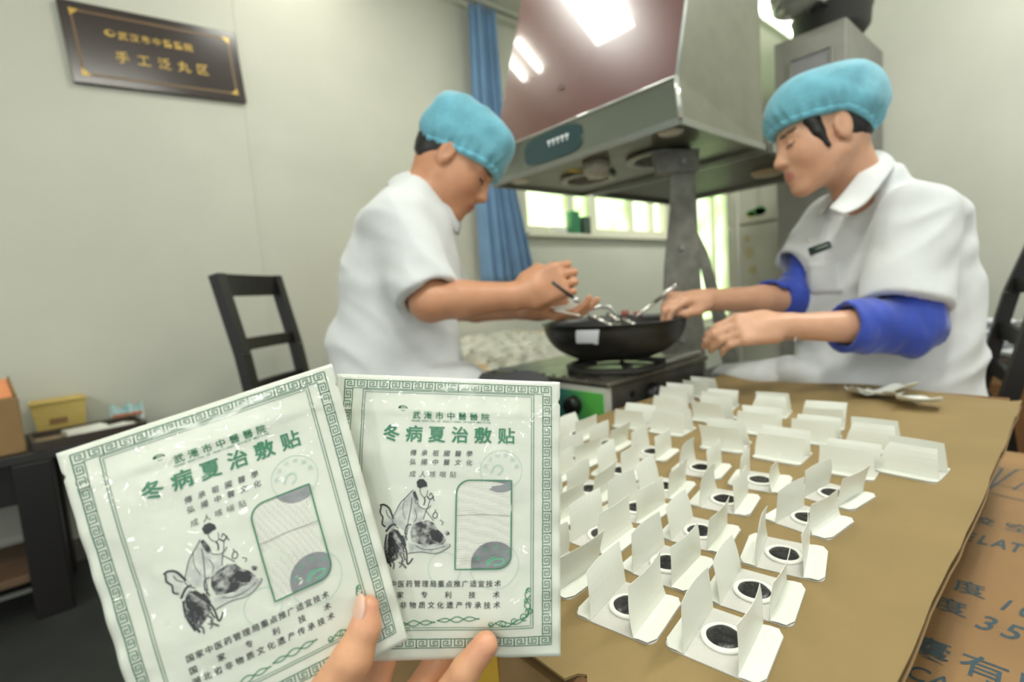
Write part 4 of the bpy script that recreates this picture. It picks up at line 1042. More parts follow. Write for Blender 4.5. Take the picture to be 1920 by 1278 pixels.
class Head:
    """head frame: x towards the nose, y towards the left ear, z to the crown"""
    def __init__(s, c, f, up, left, sc=1.0, male=True): s.c = np.asarray(c); s.A = np.array([nrm(f), nrm(left), nrm(up)]); s.sc = sc; s.male = male
    def loc(s, p): return ((p - s.c) @ s.A.T) / s.sc
    def w(s, x, y, z): return s.c + (np.array([x, y, z]) * s.sc) @ s.A
    def sdf(s, p):
        q = s.loc(p); m = q.copy(); m[:, 1] = np.abs(m[:, 1])
        d = s_ell(q, (-0.012, 0, 0.040), (0.098, 0.076, 0.088))
        d = smin(d, s_ell(q, (0.030, 0, -0.030), (0.064, 0.063, 0.078)), 0.03)
        d = smin(d, s_ell(m, (0.045, 0.036, -0.030), (0.030, 0.024, 0.028)), 0.03)                   # cheeks
        d = smin(d, s_cap(m, (-0.005, 0.056, -0.055), (0.062, 0.014, -0.098), 0.014, 0.015), 0.028)   # jaw line
        d = smin(d, s_ell(q, (0.072, 0, -0.100), (0.020, 0.020, 0.017)), 0.02)                       # chin
        d = smin(d, s_cap(m, (0.082, 0.010, 0.018), (0.070, 0.042, 0.016), 0.010, 0.010), 0.016)      # brow ridge
        d = smax(d, -s_ell(m, (0.096, 0.032, -0.001), (0.014, 0.017, 0.011)), 0.014)                  # eye sockets
        d = smin(d, s_ell(m, (0.076, 0.031, -0.003), (0.013, 0.014, 0.0125)), 0.005)                  # eyeballs under the lids
        d = smin(d, s_ell(q, (0.072, 0, -0.066), (0.023, 0.030, 0.024)), 0.016)                      # round of the mouth
        d = smin(d, s_cap(q, (0.086, 0, 0.008), (0.1040, 0, -0.032), 0.0072, 0.0118), 0.014)          # nose bridge
        d = smin(d, s_ell(m, (0.096, 0.011, -0.037), (0.010, 0.0085, 0.0075)), 0.007)                 # nostril wings
        d = smin(d, s_ell(q, (0.0895, 0, -0.0625), (0.010, 0.021, 0.0065)), 0.006)                      # upper lip
        d = smin(d, s_ell(q, (0.0885, 0, -0.0735), (0.010, 0.018, 0.0065)), 0.005)                     # lower lip
        d = smax(d, -s_box(q, (0.103, 0, -0.0680), (0.010, 0.021, 0.0010), 0.0008), 0.003)
        e = s_ell(m, (-0.008, 0.076, -0.005), (0.019, 0.0085, 0.033))
        e = smax(e, -s_ell(m, (-0.005, 0.087, -0.003), (0.010, 0.0075, 0.018)), 0.005)
        d = smin(d, e, 0.006)
        return d * s.sc
    def tone(s, V, base, lip):
        q = s.loc(V); m = np.abs(q[:, 1]); c = np.tile(np.array(base), (len(V), 1))
        def blend(mask, col):
            nonlocal c
            c = c * (1 - mask[:, None]) + np.array(col) * mask[:, None]
        near = (np.linalg.norm(q, axis=1) < 0.16)
        blend(near * np.clip(1 - np.abs(np.linalg.norm((np.stack([q[:, 0] - 0.06, m - 0.045, q[:, 2] + 0.03], 1)), axis=1) / 0.045), 0, 1) * 0.25, (base[0] * 1.0, base[1] * 0.72, base[2] * 0.66))
        blend((near & (q[:, 0] > 0.08) & (np.abs(q[:, 2] + 0.068) < 0.010) & (m < 0.022)) * 0.75, lip)
        dark = (0.018, 0.013, 0.011)
        blend((near & (q[:, 0] > 0.055) & (np.abs(q[:, 2] - 0.021 - 0.05 * (m - 0.03)) < 0.0042) & (m > 0.012) & (m < 0.052)) * 0.85, dark)   # brows
        blend((near & (q[:, 0] > 0.062) & (np.abs(q[:, 2] + 0.006) < 0.0026) & (m > 0.017) & (m < 0.045)) * 0.9, dark)      # lash line, eyes lowered
        return c

def hand_chain(root, x, z, y, lens, curls, spread, r0, r1):
    """finger polyline: bends from x towards z (the palm side)"""
    pts = [np.asarray(root, float)]; a = 0.0
    x = nrm(x * math.cos(spread) + y * math.sin(spread))
    for L, c in zip(lens, curls):
        a += c; pts.append(pts[-1] + L * (x * math.cos(a) + z * math.sin(a)))
    rs = [r0 + (r1 - r0) * k / (len(pts) - 1) for k in range(len(pts))]
    return pts, rs
def hand_sdf(p, wrist, x, y, z, curls, thumb, sc=1.0, thumb_r=(0.0125, 0.009), spread=1.4):
    """x: wrist to knuckles, y: thumb side, z: out of the palm; curls per finger in radians; thumb: three local points"""
    x, z = nrm(x), nrm(z); z = nrm(z - x * (z @ x)); yy = np.cross(z, x); y = yy if yy @ np.asarray(y) > 0 else -yy
    W = np.asarray(wrist, float); T = lambda a: W + sc * (a[0] * x + a[1] * y + a[2] * z)
    ax = np.array([x, y, z])
    d = s_box(p, T((0.050, 0.0, 0.0)), np.array([0.044, 0.038, 0.013]) * sc, 0.012 * sc, ax)
    d = smin(d, s_ell(p, T((0.035, 0.024, 0.008)), np.array([0.034, 0.020, 0.016]) * sc, ax), 0.014 * sc)
    d = smin(d, s_cap(p, W - x * 0.02 * sc, T((0.03, 0, 0)), 0.026 * sc, 0.024 * sc), 0.02 * sc)
    fin = None
    for i, (yo, lens, r) in enumerate(((0.029, (0.043, 0.026, 0.021), 0.0090), (0.0095, (0.047, 0.029, 0.022), 0.0092), (-0.0100, (0.043, 0.027, 0.021), 0.0088), (-0.0285, (0.034, 0.021, 0.019), 0.0080))):
        pts, rs = hand_chain(T((0.088 - 0.004 * abs(i - 1), yo, 0)), x, z, y, [l * sc for l in lens], curls[i], yo * spread, r * sc, r * 0.8 * sc)
        f = s_cap(p, T((0.06, yo * 0.9, 0)), pts[0], r * 1.05 * sc, r * sc)
        for k in range(3): f = smin(f, s_cap(p, pts[k], pts[k + 1], rs[k], rs[k + 1]), 0.003 * sc)
        fin = f if fin is None else np.minimum(fin, f)
    d = smin(d, fin, 0.007 * sc)
    tp = [T(a) for a in thumb]; t = None
    rr = [0.016 * sc, thumb_r[0] * sc, 0.011 * sc, thumb_r[1] * sc]
    for k in range(len(tp) - 1):
        c = s_cap(p, tp[k], tp[k + 1], rr[min(k, 3)], rr[min(k + 1, 3)]); t = c if t is None else smin(t, c, 0.004 * sc)
    return smin(d, t, 0.008 * sc)

WHITECOAT = mat('white_coat_cotton', (212, 215, 215), rough=0.85, noise=0.015, nscale=50, bump=0.05, bscale=500, sheen=0.2)
def capmat(name, rgb):
    m = mat(name, rgb, rough=0.75, noise=0.16, nscale=22, bump=0.15, bscale=120)
    b = m.node_tree.nodes['Principled BSDF']; b.inputs['Sheen Weight'].default_value = 0.3
    return m
CAPM = capmat('blue_nonwoven_cap', (102, 170, 188))
HAIR = mat('black_hair', (22, 19, 18), rough=0.45, noise=0.3, nscale=60, stretch=(1, 1, 6))
TROUSER = mat('dark_trousers', (62, 62, 66), rough=0.85, noise=0.1, bump=0.05, bscale=200)
BLUES = mat('royal_blue_cotton', (38, 66, 168), rough=0.7, noise=0.10, nscale=20, sheen=0.3)
TONE_M, TONE_W, TONE_H = lin((196, 142, 108))[:3], lin((206, 158, 128))[:3], lin((214, 160, 122))[:3]

# ================================================================== the man
mh = Head(at(853, 306, 1.20), RGT * math.cos(math.radians(35)) - UPV * math.sin(math.radians(35)), UPV * math.cos(math.radians(35)) + RGT * math.sin(math.radians(35)), FWD, 1.0)
mf = nrm(_L); ml = nrm(_fh)
M = at
m_spine = [M(735, 775, 1.22), M(745, 650, 1.22), M(757, 520, 1.22), M(766, 445, 1.22), M(788, 392, 1.22)]
m_sh_n, m_el_n, m_wr_n = M(752, 432, 1.07), M(806, 566, 1.00), M(978, 553, 1.02)
m_sh_f, m_el_f, m_wr_f = M(785, 432, 1.36), M(850, 575, 1.36), M(985, 577, 1.16)
m_hip_n, m_kn_n = M(745, 775, 1.12), M(985, 756, 1.04)
m_hip_f, m_kn_f = M(745, 765, 1.32), M(930, 740, 1.42)
def man_body(p):
    d = mh.sdf(p)
    d = smin(d, s_cap(p, mh.w(-0.030, 0, -0.03), M(800, 400, 1.215), 0.058, 0.064), 0.03)
    d = smin(d, s_tube(p, m_spine, [(0.15, 0.10), (0.14, 0.10), (0.15, 0.105), (0.16, 0.085), (0.12, 0.06)], ml), 0.04)
    for sh, el, wr in ((m_sh_n, m_el_n, m_wr_n), (m_sh_f, m_el_f, m_wr_f)):
        d = smin(d, s_cap(p, sh, el, 0.048, 0.041), 0.03)
        mid_ = el + (wr - el) * 0.35
        d = smin(d, smin(s_cap(p, el, mid_, 0.038, 0.0385), s_cap(p, mid_, wr, 0.0385, 0.026), 0.01), 0.012)
    d = smin(d, hand_sdf(p, m_wr_n, M(1040, 528, 1.015) - m_wr_n, UPV, FWD * 0.9 - UPV * 0.1, [(0.8, 1.2, 0.7)] * 4, [(0.02, 0.03, 0.01), (0.05, 0.045, 0.03), (0.075, 0.03, 0.045), (0.088, 0.012, 0.05)]), 0.012)
    d = smin(d, hand_sdf(p, m_wr_f, M(1050, 592, 1.13) - m_wr_f, -FWD, UPV, [(0.35, 0.5, 0.3), (0.3, 0.5, 0.3), (0.3, 0.5, 0.3), (0.35, 0.5, 0.3)], [(0.02, 0.03, 0.01), (0.05, 0.05, 0.02), (0.08, 0.045, 0.03), (0.10, 0.035, 0.035)]), 0.012)
    return d
allp = np.array(m_spine + [m_wr_n, m_wr_f, m_el_n, m_sh_f])
man = sdf_mesh('person', man_body, allp.min(0) - 0.17, np.maximum(allp.max(0), mh.c + 0.14) + 0.16, 0.0046, SKIN, None, lambda V: mh.tone(V, TONE_M, lin((176, 104, 88))[:3]))
tag(man, 'man seated in white short-sleeved coat and blue cap, leaning over the wok', 'person')

def folds(p, amp, f, sx): return amp * np.sin((p @ sx) * f + 6 * vnoise(p, 7.0)) * (0.5 + vnoise(p, 5.0))
def creases(p, ax, fa, fb, amp):
    """sharp soft-edged cloth creases running across ax"""
    ax = nrm(ax); q = p + (p @ ax)[:, None] * ax[None, :] * (fb / fa - 1)
    n = vnoise(q, fa) + 0.5 * vnoise(q + 3.3, fa * 2.1)
    return amp * (np.abs(n) * 3.0 - 0.6)
def man_coat(p):
    d = s_tube(p, m_spine, [(0.205, 0.150), (0.195, 0.150), (0.190, 0.134), (0.185, 0.112), (0.120, 0.078)], ml, 0.02)
    hem = m_sh_n + (m_el_n - m_sh_n) * 0.93; hemf = m_sh_f + (m_el_f - m_sh_f) * 0.9
    for sh, he in ((m_sh_n, hem), (m_sh_f, hemf)):
        ax = nrm(he - sh)
        sl = s_tube(p, [sh - ax * 0.01, he + ax * 0.05], [(0.066, 0.070), (0.067, 0.064)], ml)
        sl = smax(sl, (p - he) @ ax, 0.004)
        hole = s_cap(p, sh, he + ax * 0.1, 0.052, 0.054)
        hole = smax(hole, -((p - he) @ ax + 0.045), 0.004)
        d = smin(d, sl, 0.035); d = smax(d, -hole, 0.004)
    d = smin(d, s_tube(p, [M(745, 745, 1.13), M(868, 742, 1.08)], [(0.09, 0.085), (0.092, 0.072)], ml), 0.04)
    d = smin(d, s_tube(p, [M(745, 745, 1.30), M(868, 735, 1.30)], [(0.09, 0.085), (0.092, 0.072)], ml), 0.04)
    d = smax(d, -s_cap(p, mh.w(-0.03, 0, -0.03), M(805, 405, 1.215), 0.068, 0.060), 0.006)
    d = d + creases(p, UPV * 0.9 + RGT * 0.5, 4.0, 13.0, 0.0095) + folds(p, 0.006, 34.0, nrm(UPV + 0.9 * RGT)) + 0.004 * np.sin((p @ nrm(RGT * 0.6 - UPV)) * 62 + 5 * vnoise(p, 6.0)) * np.clip(vnoise(p, 4.0) * 2, 0, 1)
    return d
sdf_mesh('coat', man_coat, allp.min(0) - 0.24, allp.max(0) + 0.22, 0.006, WHITECOAT, man)
def collar(pts_in, pts_out, m, parent, th=0.005, name='collar'):
    n = 26
    def resample(P):
        P = [np.asarray(p) for p in P]; o = []
        for k in range(n + 1):
            t = k / n * (len(P) - 1); i = min(int(t), len(P) - 2); u = t - i
            p0, p1, p2, p3 = P[max(i - 1, 0)], P[i], P[i + 1], P[min(i + 2, len(P) - 1)]
            o.append(0.5 * ((2 * p1) + (-p0 + p2) * u + (2 * p0 - 5 * p1 + 4 * p2 - p3) * u * u + (-p0 + 3 * p1 - 3 * p2 + p3) * u ** 3))
        return o
    a, b = resample(pts_in), resample(pts_out); v = []
    cen = sum(a) / len(a); bulge = 0.006; mid = []
    for k in range(n + 1):
        md = (a[k] + b[k]) / 2; out = nrm(md - cen); mid.append(md + out * bulge + np.array([0, 0, bulge * 0.8]))
    v = [tuple(p) for tri in zip(a, mid, b) for p in tri]
    f = [(3 * k + j, 3 * k + 3 + j, 3 * k + 4 + j, 3 * k + 1 + j) for k in range(n) for j in range(2)]
    o = mesh(name, v, f, m, parent, True); md = o.modifiers.new('thickness', 'SOLIDIFY'); md.thickness = th; md.offset = 0
    sub = o.modifiers.new('smooth', 'SUBSURF'); sub.levels = 1; sub.render_levels = 1
    return o
# stand collar of the man's coat: follows the neck from the throat round the nape
ncx = M(803, 388, 1.215)
nup = nrm(UPV * 0.80 + RGT * 0.55); nfw = nrm(np.cross(nup, ml)); nfw = nfw if nfw @ RGT > 0 else -nfw
ring = lambda a, r, hgt: ncx + nfw * (math.cos(a) * r * 1.12 - 0.004) + ml * (math.sin(a) * r) + nup * hgt
angs = [math.radians(a) for a in (-8, -50, -95, -140, -180, -220, -265, -310, -352)]
collar([ring(a, 0.070, 0.034 + 0.010 * (1 - math.cos(a)) / 2) for a in angs], [ring(a, 0.094, -0.016) for a in angs], WHITECOAT, man, 0.006)
# trousers and shoes
def man_tr(p):
    d = None
    for h_, k_, fx in ((m_hip_n, m_kn_n, 0.0), (m_hip_f, m_kn_f, 0.0)):
        an = np.array([k_[0] - 0.02, k_[1] + 0.01, 0.07])
        t = smin(s_cap(p, h_, k_, 0.088, 0.066), s_cap(p, k_, an, 0.066, 0.055), 0.02); d = t if d is None else smin(d, t, 0.02)
    d = smin(d, s_ell(p, (m_hip_n + m_hip_f) / 2, (0.15, 0.17, 0.12)), 0.05)
    return d + 0.006 * vnoise(p, 16.0)
lo = np.minimum.reduce([m_hip_n, m_kn_n, m_hip_f, m_kn_f]) - 0.18; hi = np.maximum.reduce([m_hip_n, m_kn_n, m_hip_f, m_kn_f]) + 0.16; lo[2] = 0.02
sdf_mesh('trousers', man_tr, lo, hi, 0.010, TROUSER, man)
SHOE = mat('black_shoe', (28, 27, 27), rough=0.4)
for k_ in (m_kn_n, m_kn_f):
    a_ = np.array([k_[0] - 0.02, k_[1] + 0.01, 0.0]); dr_ = np.array([mf[0], mf[1], 0])
    sdf_mesh('shoe', lambda p: smax(smin(s_cap(p, a_ + np.array([0, 0, 0.05]), a_ + dr_ * 0.15 + np.array([0, 0, 0.035]), 0.045, 0.036), s_cap(p, a_ + np.array([0, 0, 0.05]), a_ + np.array([0, 0, 0.09]), 0.045, 0.05), 0.02), -p[:, 2], 0.003), a_ - np.array([0.25, 0.25, 0.01]), a_ + np.array([0.25, 0.25, 0.2]), 0.008, SHOE, man)
# hair and cap
def cap_sdf(H, cen, rad, snug, plane0, planek, fold_n, fold_a, power=2.6, sag=0.0, band=False):
    """thin cap: full above, drawn in by the elastic towards its lower edge"""
    def fn(p):
        q = H.loc(p); a = np.arctan2(q[:, 1], q[:, 0] - cen[0]); h = q[:, 2] - plane0 - planek * q[:, 0] + sag * np.maximum(0, -(q[:, 0] + 0.02))
        t = np.clip(h / 0.045, 0, 1); k = snug + (1 - snug) * (t * (2 - t))
        s_ = q - np.array(cen); s_[:, 0] /= k; s_[:, 1] /= k
        d = ((np.abs(s_ / np.array(rad)) ** power).sum(1) ** (1 / power) - 1) * min(rad)
        d = d + fold_a * np.sin(a * fold_n + 5 * vnoise(p, 22.0)) * np.clip(1.0 - h / (rad[2] * 0.6), 0.0, 1) + creases(p, UPV - 0.5 * RGT, 9.0, 16.0, 0.004)
        if band: return smax(smax(d - 0.0018, -h - 0.001, 0.003), h - 0.011, 0.003) * 0.9
        return smax(d, -h, 0.006) * H.sc * 0.9
    return fn
HB = np.array([0.2, 0.2, 0.24])
CAPB = capmat('cap_elastic_band', (112, 190, 212))
mc = (mh, (-0.005, 0, 0.062), (0.113, 0.089, 0.080), 0.97, 0.006, 0.20, 26, 0.0020, 3.0)
mcap = sdf_mesh('surgical_cap', cap_sdf(*mc), mh.c - HB, mh.c + HB, 0.0036, CAPM, man)
sdf_mesh('elastic_band', cap_sdf(*mc, band=True), mh.c - HB, mh.c + HB, 0.0036, CAPB, mcap)
def man_hair(p):
    q = mh.loc(p); m_ = q.copy(); m_[:, 1] = np.abs(m_[:, 1])
    d = smin(s_ell(q, (-0.014, 0, 0.036), (0.104, 0.0805, 0.092)), s_ell(q, (-0.058, 0, -0.018), (0.040, 0.056, 0.045)), 0.02)
    d = smax(d, q[:, 0] - 0.030 + 0.25 * q[:, 2], 0.006); d = smax(d, -(q[:, 2] + 0.055 + 0.5 * (q[:, 0] + 0.05)), 0.006)
    d = smax(d, q[:, 2] - 0.015, 0.006)
    d = smax(d, -s_ell(m_, (0.006, 0.080, -0.010), (0.022, 0.03, 0.040)), 0.006)
    return d + 0.002 * vnoise(p, 90.0)
sdf_mesh('hair', man_hair, mh.c - HB, mh.c + HB, 0.0035, HAIR, man)
# stool under the man
sc_ = (m_hip_n + m_hip_f) / 2
stool = tag(empty('stool', (sc_[0], sc_[1], 0)), 'black stool under the seated man', 'stool')
MB().lathe([(0.0, 0.0), (0.165, 0.0), (0.17, 0.01), (0.165, 0.03), (0.0, 0.035)], (0, 0, float(sc_[2]) - 0.185), 28).build('seat', BLACKWOOD, stool, True)
for k in range(4):
    t = math.pi / 4 + k * math.pi / 2; MB().beam((0.15 * math.cos(t), 0.15 * math.sin(t), 0), (0.11 * math.cos(t), 0.11 * math.sin(t), float(sc_[2]) - 0.185), 0.03, 0.03).build('leg', BLACKWOOD, stool)

# his spatula and the plaster he fills
sp_ = tag(empty('filling_spatula', tuple(M(1052, 541, 0.985))), 'dark thin spatula held in the hand of the man', 'spatula')
q_ = M(1084, 565, 1.0) - M(1052, 541, 0.985)
MB().tube([tuple(-q_ * 0.5), tuple(q_ * 0.75)], [0.0035, 0.0030], 10).build('handle', mat('dark_steel', (70, 72, 72), rough=0.3, metal=0.7), sp_, True)
MB().tube([tuple(q_ * 0.72), tuple(q_ * 0.9), tuple(q_ * 1.05)], [0.003, 0.006, 0.003], 10).build('blade', CHROME, sp_, True)
hp = tag(empty('held_plaster', tuple(M(1062, 583, 1.09))), 'white plaster held in the far hand of the man', 'plaster')
pl = mesh('backing', [tuple(RGT * a_ + FWD * b_ - UPV * 0.2 * a_ + UPV * 0.25 * b_) for a_, b_ in ((-0.028, -0.025), (0.028, -0.025), (0.028, 0.025), (-0.028, 0.025))], [(0, 1, 2, 3)], PAPER, hp)
md = pl.modifiers.new('thickness', 'SOLIDIFY'); md.thickness = 0.0012
fl_ = mesh('paper_flap', [tuple(RGT * a_ + UPV * b_ + FWD * 0.010) for a_, b_ in ((-0.028, 0.004), (0.024, -0.004), (0.027, 0.026), (-0.022, 0.032))], [(0, 1, 2, 3)], PAPER, hp); md = fl_.modifiers.new('thickness', 'SOLIDIFY'); md.thickness = 0.0006

# ================================================================== the woman
wt, wy_ = math.radians(14), math.radians(11)
whz = -RGT * math.cos(wy_) + FWD * math.sin(wy_)
wh = Head(at(1544, 257, 1.13), whz * math.cos(wt) - UPV * math.sin(wt), UPV * math.cos(wt) + whz * math.sin(wt), -FWD * math.cos(wy_) - RGT * math.sin(wy_), 1.0, False)
yaw = math.radians(32)
wf = nrm(-_L * math.cos(yaw) - _fh * math.sin(yaw)); wl = nrm(-_fh * math.cos(yaw) + _L * math.sin(yaw))   # her front and her left
w_spine = [M(1655, 805, 1.20), M(1652, 660, 1.20), M(1646, 520, 1.19), M(1650, 430, 1.18), M(1632, 362, 1.17)]
w_sh_n, w_el_n, w_wr_n = M(1718, 408, 1.05), M(1702, 612, 1.00), M(1462, 612, 0.99)
w_sh_f, w_el_f, w_wr_f = M(1560, 415, 1.30), M(1492, 560, 1.26), M(1322, 562, 1.17)
def wom_body(p):
    d = wh.sdf(p)
    d = smin(d, s_cap(p, wh.w(-0.030, 0, -0.03), M(1618, 372, 1.165), 0.050, 0.056), 0.03)
    d = smin(d, s_tube(p, w_spine, [(0.13, 0.09), (0.12, 0.09), (0.12, 0.09), (0.10, 0.07), (0.045, 0.04)], wl), 0.03)
    for sh, el, wr in ((w_sh_n, w_el_n, w_wr_n), (w_sh_f, w_el_f, w_wr_f)):
        d = smin(d, s_cap(p, sh, el, 0.044, 0.037), 0.03)
        mid_ = el + (wr - el) * 0.4
        d = smin(d, smin(s_cap(p, el, mid_, 0.035, 0.034), s_cap(p, mid_, wr, 0.034, 0.0245), 0.01), 0.012)
    d = smin(d, hand_sdf(p, w_wr_n, M(1375, 618, 0.985) - w_wr_n, UPV * 0.9 - FWD * 0.3, -UPV * 0.5 + FWD * 0.8, [(0.55, 0.65, 0.35), (0.58, 0.68, 0.35), (0.60, 0.70, 0.35), (0.62, 0.72, 0.35)], [(0.02, 0.028, 0.008), (0.05, 0.040, 0.022), (0.082, 0.036, 0.030), (0.112, 0.026, 0.036)], 0.95, spread=-5.0), 0.012)
    d = smin(d, hand_sdf(p, w_wr_f, M(1250, 558, 1.13) - w_wr_f, UPV * 0.9 - FWD * 0.3, FWD * 0.3 - UPV * 0.9, [(0.55, 0.9, 0.4), (0.7, 0.9, 0.4), (0.8, 1.0, 0.4), (0.9, 1.0, 0.4)], [(0.02, 0.028, 0.008), (0.05, 0.040, 0.020), (0.08, 0.034, 0.03), (0.105, 0.022, 0.034)], 0.92), 0.012)
    return d
allw = np.array(w_spine + [w_wr_n, w_wr_f, w_el_n, w_sh_f, w_sh_n])
wom = sdf_mesh('person', wom_body, allw.min(0) - 0.17, np.maximum(allw.max(0), wh.c + 0.16) + 0.16, 0.0046, SKIN, None, lambda V: wh.tone(V, TONE_W, lin((186, 114, 102))[:3]))
tag(wom, 'woman seated in white coat with blue oversleeves and blue bouffant cap', 'person')
def wom_coat(p):
    d = s_tube(p, w_spine, [(0.200, 0.150), (0.190, 0.145), (0.180, 0.140), (0.168, 0.116), (0.078, 0.066)], wl, 0.02)
    hn = M(1697, 573, 1.01); hf = M(1497, 500, 1.275)
    for sh, he, r0, r1, ih in ((w_sh_n, hn, 0.076, 0.082, 0.060), (w_sh_f, hf, 0.066, 0.062, 0.05)):
        ax = nrm(he - sh)
        sl = s_tube(p, [sh, he + ax * 0.05], [(r0, r0), (r1 * 0.92, r1)], wl)
        sl = smax(sl, (p - he) @ ax, 0.004)
        hole = smax(s_cap(p, sh, he + ax * 0.1, ih, ih), -((p - he) @ ax + 0.05), 0.004)
        d = smin(d, sl, 0.035); d = smax(d, -hole, 0.004)
    # coat skirt lying over her lap
    d = smin(d, s_tube(p, [M(1650, 760, 1.16), M(1480, 716, 1.24), M(1390, 706, 1.38)], [(0.11, 0.085), (0.12, 0.055), (0.09, 0.030)], wl), 0.05)
    d = smax(d, -s_cap(p, wh.w(-0.03, 0, -0.02), M(1618, 370, 1.165), 0.058, 0.050), 0.006)
    # open neck in front
    d = smax(d, -s_cap(p, M(1592, 372, 1.135), M(1560, 400, 1.10), 0.045, 0.012), 0.008)
    d = d + creases(p, UPV * 0.8 - RGT * 0.6, 4.0, 13.0, 0.0095) + folds(p, 0.006, 36.0, nrm(UPV - 0.8 * RGT)) + 0.004 * np.sin((p @ nrm(RGT * 0.9 + UPV * 0.5)) * 55 + 5 * vnoise(p, 6.0)) * np.clip(vnoise(p, 4.0) * 2, 0, 1)
    return d
sdf_mesh('coat', wom_coat, allw.min(0) - 0.24, allw.max(0) + 0.24, 0.006, WHITECOAT, wom)
# turned-down collar
ci = [M(1552, 392, 1.085), M(1578, 362, 1.095), M(1612, 318, 1.105), M(1640, 284, 1.15), M(1628, 290, 1.23), M(1590, 330, 1.25), M(1560, 372, 1.20), M(1545, 394, 1.15)]
co = [M(1582, 402, 1.030), M(1622, 384, 1.035), M(1664, 332, 1.060), M(1680, 306, 1.14), M(1650, 300, 1.26), M(1595, 345, 1.30), M(1552, 385, 1.24), M(1535, 405, 1.18)]
collar(ci, co, WHITECOAT, wom, 0.006)
# placket, buttons, pocket and name tag lie on the chest: find the coat surface along a ray
def onto(px, py, fn, d0=0.85, d1=1.5, lift=0.0):
    ds = np.linspace(d0, d1, 700); P = CAM + (ray(px, py) / F_PX)[None, :] * ds[:, None]; v = fn(P); k = int(np.argmax(v < 0))
    return P[k] - nrm(ray(px, py)) * lift
def patch_on(name, poly, fn, m, parent, lift, th, sub=6):
    """a small cloth or plastic piece following a garment; poly: four picture points"""
    mb = MB(); n = sub
    for i in range(n + 1):
        for j in range(n + 1):
            u, v = i / n, j / n; P = [np.array(q, float) for q in poly]
            q = (1 - u) * (1 - v) * P[0] + u * (1 - v) * P[1] + u * v * P[2] + (1 - u) * v * P[3]; mb.v.append(tuple(onto(q[0], q[1], fn, lift=lift)))
    mb.f = [(i * (n + 1) + j, (i + 1) * (n + 1) + j, (i + 1) * (n + 1) + j + 1, i * (n + 1) + j + 1) for i in range(n) for j in range(n)]
    o = mb.build(name, m, parent, True); md = o.modifiers.new('thickness', 'SOLIDIFY'); md.thickness = th; md.offset = 0; return o
patch_on('pocket', [(1512, 492), (1576, 484), (1580, 548), (1514, 552)], wom_coat, WHITECOAT, wom, 0.001, 0.004)
patch_on('placket', [(1545, 408), (1560, 412), (1506, 640), (1490, 640)], wom_coat, WHITECOAT, wom, 0.001, 0.003, 10)
nt_ = patch_on('name_tag', [(1515, 466), (1555, 452), (1559, 463), (1520, 479)], wom_coat, mat('tag_green', (38, 58, 54), rough=0.3), wom, 0.004, 0.003, 4)
patch_on('tag_print', [(1528, 466), (1552, 457.5), (1553, 460), (1529, 468.5)], wom_coat, mat('tag_print', (150, 160, 150), rough=0.5), nt_, 0.0068, 0.0004, 3)
for (px, py) in ((1518, 450), (1502, 530), (1500, 590)):
    b_ = onto(px, py, wom_coat, lift=0.003); v = nrm(CAM - b_); a_ = nrm(np.cross(v, UPV)); c_ = np.cross(v, a_)
    MB().lathe([(0.0, 0.002), (0.0055, 0.002), (0.0065, 0.0), (0.0065, -0.004)], n=14).xf(lambda p: b_ + a_ * p[0] + c_ * p[1] + v * p[2]).build('button', mat('button_white', (214, 214, 204), rough=0.3), wom, True)
# royal blue oversleeves
def sleeve(el, sh_t, wr_t, r_up, r_el, r_wr, up_len, fo_len):
    a = el + (sh_t - el) * up_len; b = el + (wr_t - el) * fo_len
    def fn(p):
        d = smin(s_cap(p, a, el, r_up, r_el), s_cap(p, el, b + (b - el) * 0.2, r_el, r_wr), 0.02)
        ax = nrm(b - el); d = smax(d, (p - b) @ ax, 0.004)
        ax2 = nrm(a - el); d = smax(d, (p - a) @ ax2, 0.01)
        hole = smax(s_cap(p, el, b + (b - el) * 0.3, r_wr * 0.85, r_wr * 0.86), -((p - b) @ ax + 0.03), 0.003)
        d = smax(d, -hole, 0.003)
        return d + creases(p, RGT, 8.0, 24.0, 0.006) + folds(p, 0.005, 60.0, nrm(RGT + 0.5 * UPV))
    return fn, np.minimum.reduce([a, b, el]) - 0.12, np.maximum.reduce([a, b, el]) + 0.12
for el, sh, wr, a in ((w_el_n, w_sh_n, w_wr_n, (0.050, 0.056, 0.050, 0.28, 0.50)), (w_el_f, w_sh_f, w_wr_f, (0.055, 0.050, 0.046, 0.55, 0.32))):
    fn, lo, hi = sleeve(el, sh, wr, *a); sdf_mesh('oversleeve', fn, lo, hi, 0.0045, BLUES, wom)
# trousers / lap below the coat
w_hip = M(1668, 815, 1.20); w_kn = w_hip + wf * 0.40 + np.array([0, 0, -0.02])
def wom_tr(p):
    d = None
    for s in (-0.1, 0.1):
        h_ = w_hip + wl * s; k_ = w_hip + wf * 0.30 + wl * (s - 0.12); k_[2] = w_hip[2] - 0.03; an = np.array([k_[0] + 0.08, k_[1] + 0.02, 0.07])
        t = smin(s_cap(p, h_, k_, 0.085, 0.062), s_cap(p, k_, an, 0.062, 0.05), 0.02); d = t if d is None else smin(d, t, 0.02)
    return d
lo = w_hip - np.array([0.5, 0.4, 0]); hi = w_hip + np.array([0.3, 0.45, 0.14]); lo[2] = 0.02
lo[0] = max(lo[0], 1.27)
sdf_mesh('trousers', wom_tr, lo, hi, 0.010, TROUSER, wom)
wc = (wh, (-0.012, 0, 0.054), (0.125, 0.101, 0.097), 0.88, 0.024, 0.16, 30, 0.0024, 2.3, 0.55)
wcap = sdf_mesh('bouffant_cap', cap_sdf(*wc), wh.c - HB, wh.c + HB, 0.0036, CAPM, wom)
sdf_mesh('elastic_band', cap_sdf(*wc, band=True), wh.c - HB, wh.c + HB, 0.0036, CAPB, wcap)
